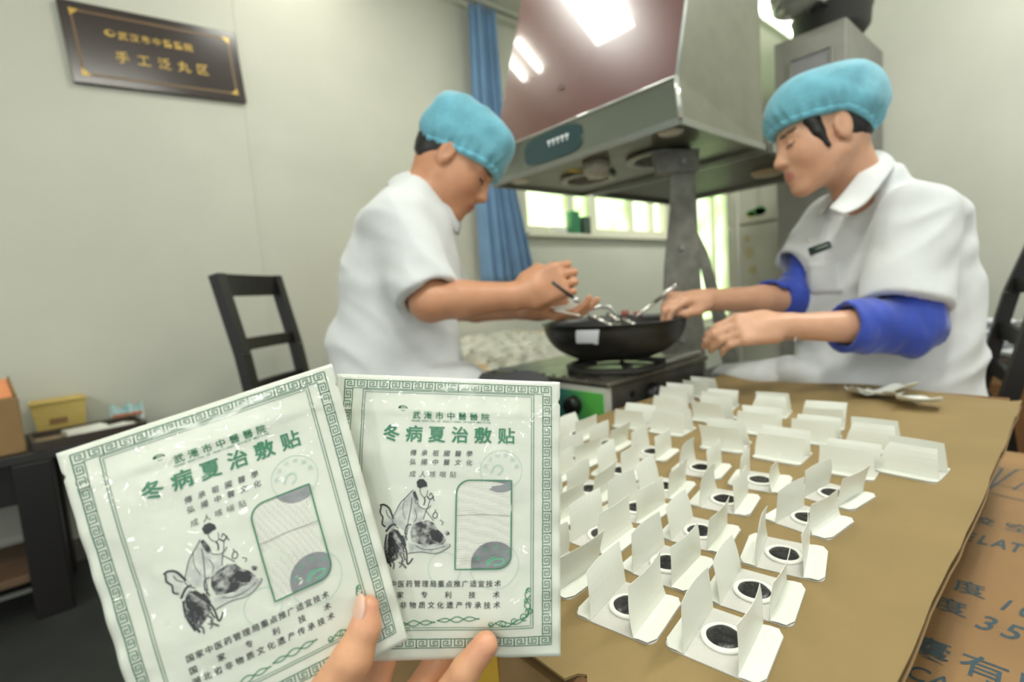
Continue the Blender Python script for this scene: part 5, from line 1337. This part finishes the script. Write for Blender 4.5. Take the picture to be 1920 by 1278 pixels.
def wom_hair(p):
    q = wh.loc(p); m_ = q.copy(); m_[:, 1] = np.abs(m_[:, 1])
    d = s_ell(q, (-0.014, 0, 0.036), (0.105, 0.081, 0.094))
    d = smax(d, q[:, 0] - 0.012, 0.006); d = smax(d, -(q[:, 2] + 0.042 + 0.45 * (q[:, 0] + 0.06)), 0.006); d = smax(d, q[:, 2] - 0.035 - 0.2 * q[:, 0], 0.006)
    d = smax(d, -s_ell(m_, (0.002, 0.082, -0.010), (0.026, 0.03, 0.042)), 0.006)
    lock = smin(s_cap(m_, (0.040, 0.058, 0.030), (0.036, 0.062, -0.004), 0.018, 0.013), s_cap(m_, (0.036, 0.064, -0.004), (0.026, 0.071, -0.040), 0.012, 0.004), 0.006)
    return smin(d, lock, 0.006) + 0.002 * vnoise(p, 90.0)
sdf_mesh('hair', wom_hair, wh.c - HB, wh.c + HB, 0.0032, HAIR, wom)
# her spatula
p0, p1 = M(1268, 533, 1.135), M(1190, 596, 1.17)
ws = tag(empty('mixing_spatula', tuple(p0)), 'bright steel spatula held by the woman over the wok', 'spatula')
MB().tube([(0, 0, 0), tuple((p1 - p0) * 0.5)], [0.0055, 0.005], 10).build('handle', CHROME, ws, True)
MB().tube([tuple((p1 - p0) * 0.5), tuple((p1 - p0) * 0.95), tuple((p1 - p0) * 1.0)], [0.004, 0.0035, 0.002], 10).build('blade', CHROME, ws, True)
# her chair
cn = at(1880, 740, 1.32); cf = np.array([-_L[0] * 0.8 + _fh[0] * 0.6, -_L[1] * 0.8 + _fh[1] * 0.6, 0]); ca = np.array([_L[0] * 0.6 + _fh[0] * 0.8, _L[1] * 0.6 + _fh[1] * 0.8, 0])
cw = cn + ca * 0.19
chair('dining_chair', 'black wooden chair behind the woman, cut by the right picture edge', (cw[0], cw[1], 0), math.atan2(cf[1], cf[0]), w=0.38, lean=0.15, top=1.04, seat_z=0.50, depth=0.36)
st2 = tag(empty('stool', (w_hip[0], w_hip[1], 0)), 'black stool under the seated woman', 'stool')
MB().lathe([(0.0, 0.0), (0.150, 0.0), (0.155, 0.01), (0.150, 0.03), (0.0, 0.035)], (0, 0, float(w_hip[2]) - 0.165), 28).build('seat', BLACKWOOD, st2, True)
for k in range(4):
    t = math.pi / 4 + k * math.pi / 2; MB().beam((0.14 * math.cos(t), 0.14 * math.sin(t), 0), (0.10 * math.cos(t), 0.10 * math.sin(t), float(w_hip[2]) - 0.165), 0.03, 0.03).build('leg', BLACKWOOD, st2)

# ------------------------------------------------------------------ two printed plastic pouches held in the foreground
PW, PH = 130.0, 160.0       # millimetres of the printed face
def film_mat():
    m = bpy.data.materials.new('milky_plastic_film'); m.use_nodes = True; nt = m.node_tree; b = nt.nodes['Principled BSDF']
    b.inputs['Base Color'].default_value = lin((224, 228, 214)); b.inputs['Roughness'].default_value = 0.32; b.inputs['Coat Weight'].default_value = 0.85; b.inputs['Coat Roughness'].default_value = 0.05
    b.inputs['Subsurface Weight'].default_value = 0.0
    tc = nt.nodes.new('ShaderNodeTexCoord'); n = nt.nodes.new('ShaderNodeTexNoise'); n.inputs['Scale'].default_value = 48; n.inputs['Detail'].default_value = 2
    bp = nt.nodes.new('ShaderNodeBump'); bp.inputs['Strength'].default_value = 1.0; bp.inputs['Distance'].default_value = 0.010
    nt.links.new(tc.outputs['Object'], n.inputs['Vector']); nt.links.new(n.outputs['Fac'], bp.inputs['Height']); nt.links.new(bp.outputs[0], b.inputs['Coat Normal'])
    return m
FILM = film_mat()
PGREEN = mat('green_print', (44, 126, 88), rough=0.3, coat=0.6)
PDARK = mat('dark_green_print', (38, 108, 80), rough=0.3, coat=0.6)
PBLACK = mat('black_print', (34, 34, 36), rough=0.3, coat=0.6)
PGREY = mat('grey_print', (84, 88, 88), rough=0.3, coat=0.6)
PFAINT = mat('faint_green_stamp', (190, 216, 202), rough=0.3, coat=0.6)
PSEAL = mat('seal_green', (110, 186, 150), rough=0.3, coat=0.5)
SILVER = mat('silver_foil_disc', (150, 152, 152), rough=0.3, metal=0.85, noise=0.08, nscale=200, coat=0.5)
def ink_mat():
    m = bpy.data.materials.new('ink_wash'); m.use_nodes = True; nt = m.node_tree; b = nt.nodes['Principled BSDF']
    tc = nt.nodes.new('ShaderNodeTexCoord'); n = nt.nodes.new('ShaderNodeTexNoise'); n.inputs['Scale'].default_value = 260; n.inputs['Detail'].default_value = 6
    r = nt.nodes.new('ShaderNodeValToRGB'); r.color_ramp.elements[0].position = 0.42; r.color_ramp.elements[1].position = 0.66
    r.color_ramp.elements[0].color = lin((42, 42, 45)); r.color_ramp.elements[1].color = lin((190, 192, 186))
    nt.links.new(tc.outputs['Object'], n.inputs['Vector']); nt.links.new(n.outputs['Fac'], r.inputs[0]); nt.links.new(r.outputs[0], b.inputs['Base Color'])
    b.inputs['Roughness'].default_value = 0.3; b.inputs['Coat Weight'].default_value = 0.6
    return m
INK = ink_mat()
FELT = dotted('pouch_felt', (196, 197, 186), (226, 227, 216))

class Pouch:
    def __init__(s, name, label, corners, seed, finger=None):
        s.P = [np.asarray(c) for c in corners]; s.c = sum(s.P) / 4; s.seed = seed; s.finger = finger
        s.N = nrm(np.cross(s.P[1] - s.P[0], s.P[3] - s.P[0])); s.N = s.N if s.N @ (CAM - s.c) > 0 else -s.N
        s.root = tag(empty(name, tuple(s.c)), label, 'pouch', 'printed plaster pouches')
    def h(s, u, v):
        u, v = np.asarray(u, float), np.asarray(v, float)
        e = np.clip(np.minimum(np.minimum(u, 1 - u), np.minimum(v, 1 - v)) / 0.12, 0, 1)
        bulge = 0.0042 * (np.clip(u * (1 - u) * 4, 0, 1) ** 0.7) * (np.clip(v * (1 - v) * 4, 0, 1) ** 0.7)
        Q = np.stack([u.ravel() * 3 + s.seed, v.ravel() * 3.6, np.full(u.size, 0.3 + s.seed)], 1)
        n1 = vnoise(Q, 1.0).reshape(u.shape); n2 = vnoise(Q + 7, 3.1).reshape(u.shape); n3 = vnoise(Q + 3, 7.0).reshape(u.shape)
        wav = 0.0020 * n1 + e * (0.0011 * n2 + 0.00035 * n3) + (1 - e) * 0.0006 * n2
        pucker = 0.0005 * np.sin(v * 46 + s.seed) * np.clip(1 - np.minimum(u, 1 - u) / 0.10, 0, 1) * np.clip(v * 8 - 1, 0, 1)
        zips = 0.0009 * (np.exp(-((v - 0.112) / 0.006) ** 2) + np.exp(-((v - 0.136) / 0.006) ** 2)) * np.clip(np.minimum(u, 1 - u) / 0.03, 0, 1)
        f = 0
        if s.finger is not None:
            for (fu, fv, fa, fs) in s.finger: f = f + fa * np.exp(-((u - fu) ** 2 + (v - fv) ** 2) / fs ** 2)
        return bulge + wav + pucker + zips + f
    def S(s, u, v, off=0.0):
        u, v = np.asarray(u, float)[..., None], np.asarray(v, float)[..., None]
        P = (1 - u) * (1 - v) * s.P[0] + u * (1 - v) * s.P[1] + u * v * s.P[2] + (1 - u) * v * s.P[3]
        return P + s.N * (s.h(u[..., 0], v[..., 0]) + off)[..., None] - s.c
    def mm(s, xy, off):
        xy = np.asarray(xy, float); return s.S(xy[:, 0] / PW, xy[:, 1] / PH, np.full(len(xy), off))
    def flat(s, name, xy, faces, m, off=0.00030, parent=None): return mesh(name, s.mm(xy, off), faces, m, parent or s.root, False)
    def text(s, name, st, x, y, size, pitch, m, bold=0.0, slant=0.0, off=0.00034, sx=1.0, drop=None):
        v, f = text_flat(st, 0, 0, size, pitch, bold, slant, sx)
        if not len(v): return
        xy = np.stack([x + v[:, 0], y - v[:, 1]], 1)
        return s.flat(name, xy, [tuple(reversed(q)) for q in f], m, off)
    def stroke(s, pts, w, acc, step=1.6):
        """thin ribbon along a polyline in mm"""
        P = [np.asarray(p, float) for p in pts]; V, Fc = acc; W = w if hasattr(w, '__len__') else [w] * len(P); Q, R = [], []
        for i in range(len(P) - 1):
            n = max(1, int(np.linalg.norm(P[i + 1] - P[i]) / step))
            for k in range(n): t = k / n; Q.append(P[i] * (1 - t) + P[i + 1] * t); R.append(W[i] * (1 - t) + W[i + 1] * t)
        Q.append(P[-1]); R.append(W[-1]); b = len(V)
        for i, q in enumerate(Q):
            t = Q[min(i + 1, len(Q) - 1)] - Q[max(i - 1, 0)]; t = t / (np.linalg.norm(t) + 1e-9); nn = np.array([-t[1], t[0]]) * R[i] / 2
            V += [q - nn, q + nn]
        Fc += [(b + 2 * i, b + 2 * i + 1, b + 2 * i + 3, b + 2 * i + 2) for i in range(len(Q) - 1)]
    def ribbon(s, name, lines, m, off=0.00030, parent=None):
        acc = ([], [])
        for pts, w in lines: s.stroke(pts, w, acc)
        return s.flat(name, np.array(acc[0]), acc[1], m, off, parent)
    def fill(s, name, poly, m, off, rings=5, parent=None):
        poly = np.asarray(poly, float); c = poly.mean(0); n = len(poly); V = [c]; Fc = []
        for j in range(1, rings + 1): V += list(c + (poly - c) * j / rings)
        Fc += [(0, 1 + k, 1 + (k + 1) % n) for k in range(n)]
        for j in range(rings - 1):
            a, b = 1 + j * n, 1 + (j + 1) * n; Fc += [(a + k, b + k, b + (k + 1) % n, a + (k + 1) % n) for k in range(n)]
        return s.flat(name, np.array(V), Fc, m, off, parent)

def smooth_line(pts, n=8):
    P = [np.asarray(p, float) for p in pts]; o = []
    for i in range(len(P) - 1):
        p0, p1, p2, p3 = P[max(i - 1, 0)], P[i], P[i + 1], P[min(i + 2, len(P) - 1)]
        for k in range(n):
            u = k / n; o.append(0.5 * ((2 * p1) + (-p0 + p2) * u + (2 * p0 - 5 * p1 + 4 * p2 - p3) * u * u + (-p0 + 3 * p1 - 3 * p2 + p3) * u ** 3))
    return o + [P[-1]]
def clip_poly(sub, clipper):
    out = [np.asarray(p, float) for p in sub]; n = len(clipper)
    for i in range(n):
        a, b = np.asarray(clipper[i], float), np.asarray(clipper[(i + 1) % n], float); inp, out = out, []
        if not inp: break
        side = lambda p: (b[0] - a[0]) * (p[1] - a[1]) - (b[1] - a[1]) * (p[0] - a[0])
        for j in range(len(inp)):
            p, q = inp[j], inp[(j + 1) % len(inp)]; sp, sq = side(p), side(q)
            if sp >= 0: out.append(p)
            if sp * sq < 0: out.append(p + (q - p) * sp / (sp - sq))
    return out
cx_ = lambda x: (x - 78) * 0.1469
cy_ = lambda y: (y - 62) * 0.1432
C2 = lambda pts: [(cx_(x), cy_(y)) for x, y in pts]

def build_pouch(p, bottom_cut=None):
    r = p.root
    # film: front and back skin with a wavy rim and tear notches
    nu, nv = 64, 76
    uu, vv = np.meshgrid(np.linspace(0, 1, nu + 1), np.linspace(0, 1, nv + 1), indexing='ij')
    u2 = uu + 0.0
    notch = np.exp(-((vv - 0.075) / 0.006) ** 2) * 0.014
    u2 = np.where(uu == 0, notch, np.where(uu == 1, 1 - notch, uu)); v2 = vv
    fr = p.S(u2, v2).reshape(-1, 3); hh = p.h(u2, v2).reshape(-1)
    th_ = (0.0004 + 0.0022 * np.clip(np.minimum(np.minimum(u2, 1 - u2), np.minimum(v2, 1 - v2)) / 0.08, 0, 1)).reshape(-1)
    bk = fr - p.N * th_[:, None]; n = len(fr)
    F1 = [(i * (nv + 1) + j, i * (nv + 1) + j + 1, (i + 1) * (nv + 1) + j + 1, (i + 1) * (nv + 1) + j) for i in range(nu) for j in range(nv)]
    rim = [i * (nv + 1) for i in range(nu + 1)] + [nu * (nv + 1) + j for j in range(1, nv + 1)] + [i * (nv + 1) + nv for i in range(nu - 1, -1, -1)] + [j for j in range(nv - 1, 0, -1)]
    F = F1 + [tuple(q + n for q in reversed(f)) for f in F1] + [(a, b, b + n, a + n) for a, b in zip(rim, rim[1:] + rim[:1])]
    mesh('film', np.vstack([fr, bk]), F, FILM, r, True)
    # key-fret border
    def fret(flip, horizontal, ox, oy, L, T):
        # one unit in a cell L by T, spiralling inwards
        pts = [(0, 1), (0, 0), (0.86, 0), (0.86, 0.76), (0.24, 0.76), (0.24, 0.26), (0.62, 0.26), (0.62, 0.52), (0.42, 0.52)]
        pts = [((1 - x) if flip else x, y) for x, y in pts]
        return [(ox + x * L, oy + y * T) if horizontal else (ox + y * T, oy + x * L) for x, y in pts]
    x0, x1, y0, y1, T = 5.0, 125.0, 3.2, 153.2, 4.8; lw = 0.55
    lines = []
    nh, nvv = 18, 22
    for k in range(nh):
        L = (x1 - x0) / nh
        lines.append((fret(k % 2, True, x0 + k * L, y0, L, T), lw)); lines.append((fret(1 - k % 2, True, x0 + k * L, y1 - T, L, T), lw))
    for k in range(nvv):
        L = (y1 - y0 - 2 * T - 1.2) / nvv
        lines.append((fret(k % 2, False, x0, y0 + T + 0.6 + k * L, L, T), lw)); lines.append((fret(1 - k % 2, False, x1 - T, y0 + T + 0.6 + k * L, L, T), lw))
    lines += [([(x0, y0 - 0.0), (x1, y0), (x1, y1), (x0, y1), (x0, y0)], lw * 0.8), ([(x0 + T, y0 + T), (x1 - T, y0 + T), (x1 - T, y1 - T), (x0 + T, y1 - T), (x0 + T, y0 + T)], lw * 0.7)]
    p.ribbon('fret_border', lines, PDARK)
    a0, a1, b0, b1 = 16.2, 115.0, 8.8, 143.4
    for e in (0, 1.25): p.ribbon('frame_line', [([(a0 + e, b0 + e), (a1 - e, b0 + e), (a1 - e, b1 - e), (a0 + e, b1 - e), (a0 + e, b0 + e)], 0.38 if e == 0 else 0.3)], PDARK)
    # emblem: a curled leaf
    t = np.linspace(0, 2 * math.pi, 26)[:-1]
    leaf = [(cx_(352) + 2.5 * math.cos(a) + 0.9 * math.sin(a), cy_(196) + 1.6 * math.sin(a) - 0.5 * math.cos(a)) for a in t]; p.fill('emblem_leaf', leaf, PGREEN, 0.00024, 2)
    p.fill('emblem_gap', [(cx_(355) + 1.5 * math.cos(a) + 0.7 * math.sin(a), cy_(193) + 0.75 * math.sin(a) - 0.3 * math.cos(a)) for a in t], FILM, 0.00030, 2)
    p.text('hospital_name', '武漢市中醫醫院', cx_(407), cy_(223), 4.9, 6.55, PGREEN, 0.012)
    p.text('hospital_name_english', 'WUHAN HOSPITAL OF TRADITIONAL CHINESE MEDICINE', cx_(391), cy_(246), 1.5, 0.985, PGREEN, 0.01)
    p.text('title', '冬病夏治敷贴', cx_(310), cy_(300), 10.0, 13.1, PGREEN, 0.024)
    p.text('slogan', '傳承祖國醫學', cx_(400), cy_(376), 3.7, 6.35, PGREY, 0.012, 0.15)
    p.text('slogan', '弘揚中醫文化', cx_(400), cy_(412), 3.7, 6.35, PGREY, 0.012, 0.15)
    p.text('stamp_line', '成人咳喘贴', cx_(400), cy_(461), 3.9, 5.7, PBLACK, -0.006, 0.1)
    p.text('credit_line', '国家中医药管理局重点推广适宜技术', cx_(278), cy_(888), 3.9, 4.42, PBLACK, 0.012)
    p.text('credit_line', '国家专利技术', cx_(276), cy_(930), 3.9, 13.2, PBLACK, 0.012)
    p.text('credit_line', '湖北省非物质文化遗产传承技术', cx_(274), cy_(969), 3.9, 5.12, PBLACK, 0.012)
    # window with round corners at top left and bottom right: felt and foil discs show inside
    wx0, wx1, wy0, wy1, R = cx_(570), cx_(778), cy_(482), cy_(832), 7.6
    win = [(wx0 + R + R * math.cos(a), wy0 + R + R * math.sin(a)) for a in np.linspace(math.pi, 1.5 * math.pi, 9)] + [(wx1, wy0)] + [(wx1 - R + R * math.cos(a), wy1 - R + R * math.sin(a)) for a in np.linspace(0, 0.5 * math.pi, 9)] + [(wx0, wy1)]
    felt = p.fill('window_felt', win, FELT, 0.00040, 14)
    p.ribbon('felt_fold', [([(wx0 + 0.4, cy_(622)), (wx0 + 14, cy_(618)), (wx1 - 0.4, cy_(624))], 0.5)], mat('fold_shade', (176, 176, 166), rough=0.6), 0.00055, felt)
    for (dx, dy, dr, mm_) in ((cx_(735), cy_(448), 11.8, SILVER), (cx_(715), cy_(812), 12.6, SILVER)):
        disc = [(dx + dr * math.cos(a), dy + dr * math.sin(a)) for a in np.linspace(0, 2 * math.pi, 41)[:-1]]
        cl = clip_poly(disc, win)
        if len(cl) > 2: p.fill('foil_disc', cl, mm_, 0.00055, 8, felt)
    # green seal printed on the lower disc
    lw_ = []
    for k, ch in enumerate('武汉市中'):
        a = math.radians(200 + 38 * k); gx, gy = cx_(715) + 9.4 * math.cos(a), cy_(812) + 9.4 * math.sin(a)
        if gx < wx1 - 1.5 and gy < wy1 - 1.5 and gx > wx0 + 1: p.text('seal_glyph', ch, gx, gy, 2.6, 1, PSEAL, 0.01, off=0.00075)
    p.ribbon('seal_leaf', [(smooth_line([(cx_(690), cy_(820)), (cx_(705), cy_(800)), (cx_(735), cy_(792)), (cx_(752), cy_(798)), (cx_(742), cy_(812)), (cx_(715), cy_(818))]), 1.0), (smooth_line([(cx_(685), cy_(812)), (cx_(700), cy_(792)), (cx_(725), cy_(784))]), 0.7)], PSEAL, 0.00075)
    p.ribbon('window_outline', [(win + [win[0]], 0.75)], PGREEN, 0.00080)
    # faint round stamps that show through the film
    for (dx, dy, dr) in ((cx_(738), cy_(440), 11.6), (cx_(530), cy_(830), 9.0), (cx_(715), cy_(815), 13.4)):
        ang = [a for a in np.linspace(0, 2 * math.pi, 60)]
        segs, cur = [], []
        for a in ang:
            q = (dx + dr * math.cos(a), dy + dr * math.sin(a)); inside = wx0 < q[0] < wx1 and wy0 < q[1] < wy1
            if inside:
                if len(cur) > 1: segs.append((cur, 0.35))
                cur = []
            else: cur.append(q)
        if len(cur) > 1: segs.append((cur, 0.35))
        if segs: p.ribbon('seal_ring', segs, PFAINT, 0.00018)
    for k, ch in enumerate('武汉市中医医'):
        a = math.radians(195 + 30 * k); p.text('seal_glyph', ch, cx_(738) + 9.0 * math.cos(a), cy_(440) + 9.0 * math.sin(a), 2.6, 1, PFAINT, 0.01)
    p.ribbon('seal_leaf', [(smooth_line([(cx_(700), cy_(452)), (cx_(712), cy_(425)), (cx_(735), cy_(420)), (cx_(742), cy_(440)), (cx_(725), cy_(460))]), 0.8)], PFAINT)
    # twisted ribbons along the bottom and a curled corner flourish
    def braid(x_a, x_b, y_, amp, w):
        n = 40; o = []
        for ph in (0, math.pi):
            o.append(([(x_a + (x_b - x_a) * k / n, y_ + amp * math.sin(ph + 3.2 * math.pi * k / n) * math.sin(math.pi * k / n) ** 0.6 - 1.2 * (k / n - 0.5)) for k in range(n + 1)], w))
        return o
    p.ribbon('ribbon_ornament', braid(cx_(215), cx_(360), cy_(1040), 1.5, 0.5), PGREEN); p.ribbon('ribbon_ornament', braid(cx_(345), cx_(500), cy_(1038), 1.5, 0.5), PGREEN); p.ribbon('ribbon_ornament', braid(cx_(505), cx_(665), cy_(1024), 1.5, 0.5), PGREEN)
    fl = []
    def curl(cx, cy, r, a_, turns, w, sgn=1): return ([(cx + r * (1 - k / 30 * 0.8) * math.cos(a_ + sgn * turns * 2 * math.pi * k / 30), cy + r * (1 - k / 30 * 0.8) * math.sin(a_ + sgn * turns * 2 * math.pi * k / 30)) for k in range(31)], w)
    fl += [(smooth_line(C2([(845, 910), (832, 930), (838, 955), (850, 975), (842, 1005), (825, 1030), (800, 1045), (770, 1040), (740, 1030), (710, 1048), (697, 1040)])), 0.5),
           (smooth_line(C2([(852, 935), (842, 950), (830, 975), (845, 1000), (838, 1020), (805, 1030), (770, 1052), (740, 1048), (720, 1035)])), 0.5)]
    fl += [curl(cx_(846), cy_(918), 1.8, 2.0, 1.2, 0.45), curl(cx_(838), cy_(960), 1.9, 0, 1.2, 0.45, -1), curl(cx_(848), cy_(1000), 2.2, 3, 1.2, 0.5), curl(cx_(828), cy_(1018), 2.4, 1, 1.3, 0.5), curl(cx_(790), cy_(1035), 1.9, 0, 1.2, 0.45, -1), curl(cx_(752), cy_(1044), 1.9, 3, 1.2, 0.45), curl(cx_(708), cy_(1042), 1.8, 1, 1.2, 0.45)]
    p.ribbon('corner_flourish', fl, PGREEN)
    # ink painting of a seated scholar by a rock: washes and brush strokes
    ink = lambda pts, w: (smooth_line(C2(pts)), w)
    p.fill('ink_wash', C2([(416, 492), (426, 481), (442, 480), (456, 494), (458, 510), (444, 512), (430, 518), (420, 512)]), PBLACK, 0.00026, 2)
    p.fill('ink_wash', C2([(398, 690), (404, 662), (430, 650), (462, 642), (486, 652), (500, 676), (520, 694), (534, 720), (522, 738), (486, 734), (462, 742), (430, 734), (404, 726)]), INK, 0.00022, 6)
    p.fill('ink_wash', C2([(300, 716), (318, 690), (330, 676), (352, 684), (366, 706), (380, 742), (372, 772), (352, 792), (330, 806), (314, 812), (316, 780), (304, 752)]), INK, 0.00022, 6)
    p.fill('ink_wash', C2([(470, 686), (486, 676), (506, 690), (524, 716), (512, 732), (490, 722), (478, 710)]), PBLACK, 0.00026, 3)
    p.fill('ink_wash', C2([(310, 720), (326, 706), (342, 722), (350, 750), (338, 780), (320, 790), (318, 760)]), PBLACK, 0.00024, 3)
    p.fill('ink_wash', C2([(402, 532), (412, 528), (424, 560), (426, 584), (414, 580), (406, 560)]), INK, 0.00026, 3)
    p.fill('ink_wash', C2([(530, 682), (542, 684), (548, 694), (540, 702), (530, 696)]), INK, 0.00022, 2)
    pale = mat('pale_ink_wash', (176, 180, 176), rough=0.3, coat=0.6, rgb2=(222, 226, 214), nscale=160)
    p.fill('ink_wash', C2([(404, 530), (380, 556), (350, 596), (332, 636), (350, 668), (384, 690), (402, 660), (436, 648), (458, 610), (430, 588), (416, 560)]), pale, 0.00018, 4)
    p.fill('ink_wash', C2([(280, 594), (300, 592), (326, 630), (344, 662), (320, 690), (302, 690), (286, 650)]), pale, 0.00018, 4)
    p.fill('ink_wash', C2([(392, 730), (430, 740), (490, 740), (536, 728), (544, 744), (500, 768), (440, 764), (394, 768)]), pale, 0.00018, 4)
    lines = [ink([(404, 524), (382, 548), (356, 576), (338, 612), (326, 642), (338, 664), (352, 676)], 0.45), ink([(400, 556), (396, 600), (388, 650), (384, 700)], 0.5), ink([(430, 518), (432, 536), (446, 552), (456, 546), (460, 524)], 0.35),
             ink([(446, 552), (450, 566), (446, 584)], 0.6), ink([(424, 586), (444, 598), (462, 596), (474, 584)], 0.45), ink([(458, 548), (470, 560), (484, 548)], 0.6), ink([(466, 546), (474, 536), (486, 566)], 0.5), ink([(470, 560), (462, 590), (452, 614), (446, 640)], 0.4),
             ink([(452, 604), (468, 622), (486, 644)], 0.4), ink([(390, 772), (440, 766), (500, 772), (546, 746), (546, 734)], 0.45), ink([(420, 742), (452, 756), (496, 754), (530, 742)], 0.4), ink([(334, 680), (360, 716), (384, 760), (390, 812), (410, 790)], 0.8),
             ink([(274, 590), (290, 586), (312, 600), (330, 640)], 1.0), ink([(280, 592), (276, 616), (288, 636), (286, 660), (300, 672)], 0.8), ink([(300, 606), (306, 626), (322, 640)], 0.5), ink([(302, 690), (324, 664), (342, 662)], 1.1), ink([(344, 684), (372, 720), (380, 744)], 1.2), ink([(306, 700), (302, 750), (316, 810)], 1.0),
             ink([(320, 690), (340, 740), (350, 790)], 0.9), ink([(330, 690), (320, 730), (322, 780)], 0.8), ink([(484, 616), (494, 610), (500, 622), (492, 634), (482, 628), (484, 616)], 0.5), ink([(490, 608), (492, 600)], 0.5), ink([(400, 660), (384, 664), (378, 690), (386, 720)], 0.6), ink([(510, 640), (522, 650), (516, 660)], 0.4),
             ink([(372, 560), (366, 600), (376, 640)], 0.3), ink([(412, 600), (420, 630), (410, 652)], 0.35)]
    for ln in lines: p.ribbon('brush_stroke', [ln], PBLACK if ln[1] > 0.55 else PGREY, 0.00025)
    # dark rock cracks
    rr_ = random.Random(2)
    for k in range(26):
        x, y = 300 + rr_.random() * 78, 690 + rr_.random() * 115
        p.ribbon('brush_stroke', [(smooth_line(C2([(x, y), (x + rr_.uniform(-8, 12), y + rr_.uniform(6, 18)), (x + rr_.uniform(-10, 16), y + rr_.uniform(16, 34))])), rr_.uniform(0.4, 1.1))], PBLACK if k % 3 else PGREY, 0.00027)

LP = [at(105, 850, 0.2490), at(622, 681, 0.2905), at(765, 1200, 0.2738), at(286, 1448, 0.2355)]
RP = [at(632, 700, 0.3060), at(1050, 716, 0.3005), at(1051, 1230, 0.2790), at(606, 1240, 0.2840)]
pl_ = Pouch('plastic_pouch', 'tilted milky pouch with green print in front, pressed by the thumb', LP, 1.7, [(0.97, 0.92, -0.0012, 0.05)])
build_pouch(pl_)
pr_ = Pouch('plastic_pouch', 'upright milky pouch with green print behind the tilted one', RP, 4.4, [(0.70, 0.97, -0.0035, 0.055), (0.70, 0.88, 0.0018, 0.10), (0.08, 0.5, -0.004, 0.14)])
build_pouch(pr_)

# ------------------------------------------------------------------ the hand that holds them
t_tip, t_j1, t_j2, t_j3, t_b = M(690, 1138, 0.2660), M(685, 1176, 0.2630), M(662, 1232, 0.2590), M(590, 1340, 0.258), M(575, 1470, 0.266)
rg = [M(910, 1208, 0.2715), M(872, 1258, 0.2695), M(806, 1345, 0.275), M(735, 1445, 0.285)]
mdl = [M(880, 1150, 0.297), M(820, 1245, 0.2945), M(776, 1310, 0.292), M(690, 1425, 0.287)]
ind = [M(800, 1050, 0.304), M(735, 1180, 0.2985), M(700, 1290, 0.293), M(640, 1405, 0.285)]
pky = [M(880, 1385, 0.280), M(835, 1420, 0.281), M(780, 1490, 0.286)]
wrist = M(560, 1760, 0.258)
def chain(p, pts, rs, k=0.003):
    d = None
    for i in range(len(pts) - 1):
        c = s_cap(p, pts[i], pts[i + 1], rs[i], rs[i + 1]); d = c if d is None else smin(d, c, k)
    return d
def hand_fn(p):
    th_ = chain(p, [t_tip, t_j1, t_j2, t_j3, t_b], [0.0060, 0.0077, 0.0100, 0.0122, 0.0170], 0.004)
    ax = nrm(t_j2 - t_j1); s_ = (p - t_j1) @ ax
    for c0 in (0.0105, 0.0125, 0.0150): th_ = th_ + 0.00035 * np.exp(-((s_ - c0) / 0.0006) ** 2)
    f = chain(p, rg, [0.0070, 0.0078, 0.0085, 0.0095])
    f = np.minimum(f, chain(p, mdl, [0.0072, 0.0085, 0.0088, 0.0098]))
    f = np.minimum(f, chain(p, ind, [0.0070, 0.0080, 0.0088, 0.0098]))
    f = np.minimum(f, chain(p, pky, [0.0066, 0.0072, 0.0085]))
    pal = s_cap(p, ind[-1], wrist, 0.0125, 0.022)
    for q in (mdl[-1], rg[-1], pky[-1]): pal = smin(pal, s_cap(p, q, wrist, 0.0125, 0.022), 0.012)
    pal = smin(pal, s_cap(p, ind[-1], pky[-1], 0.012, 0.012), 0.012)
    pal = smin(pal, s_cap(p, wrist, wrist + (wrist - mdl[-1]) * 0.7 , 0.026, 0.030), 0.015)
    d = smin(f, pal, 0.006); d = smin(d, th_, 0.010)
    return d + 0.00025 * vnoise(p, 260.0)
def hand_tone(V):
    c = np.tile(np.array(TONE_H), (len(V), 1))
    for tip, r in ((t_tip, 0.016), (rg[0], 0.015), (mdl[0], 0.015)):
        k = np.clip(1 - np.linalg.norm(V - tip, axis=1) / r, 0, 1)[:, None] * 0.55; c = c * (1 - k) + np.array(lin((222, 150, 128))[:3]) * k
    return c
hp_ = np.array([t_tip, t_b, rg[0], mdl[0], ind[0], pky[0], wrist + (wrist - mdl[-1]) * 0.7])
hand = sdf_mesh('person', hand_fn, hp_.min(0) - 0.036, hp_.max(0) + 0.036, 0.0014, SKIN, None, hand_tone)
tag(hand, 'bare hand reaching in from below, thumb over the pouches', 'person')
ta = nrm(t_tip - t_j1); tn = nrm(-FWD * 0.72 - RGT * 0.66); tn = nrm(tn - ta * (tn @ ta)); ts = np.cross(ta, tn)
nc = t_tip + (t_j1 - t_tip) * 0.16 + tn * 0.0052
sdf_mesh('thumbnail', lambda p: smax(s_ell(p, nc, (0.0088, 0.0056, 0.0020), np.array([ta, ts, tn])), -(s_cap(p, nc + ta * 0.02 - tn * 0.0060, nc - ta * 0.02 - tn * 0.0052, 0.0046, 0.0060)), 0.0004), nc - 0.013, nc + 0.013, 0.0006, mat('nail', (226, 184, 160), rough=0.25, coat=0.4), hand)
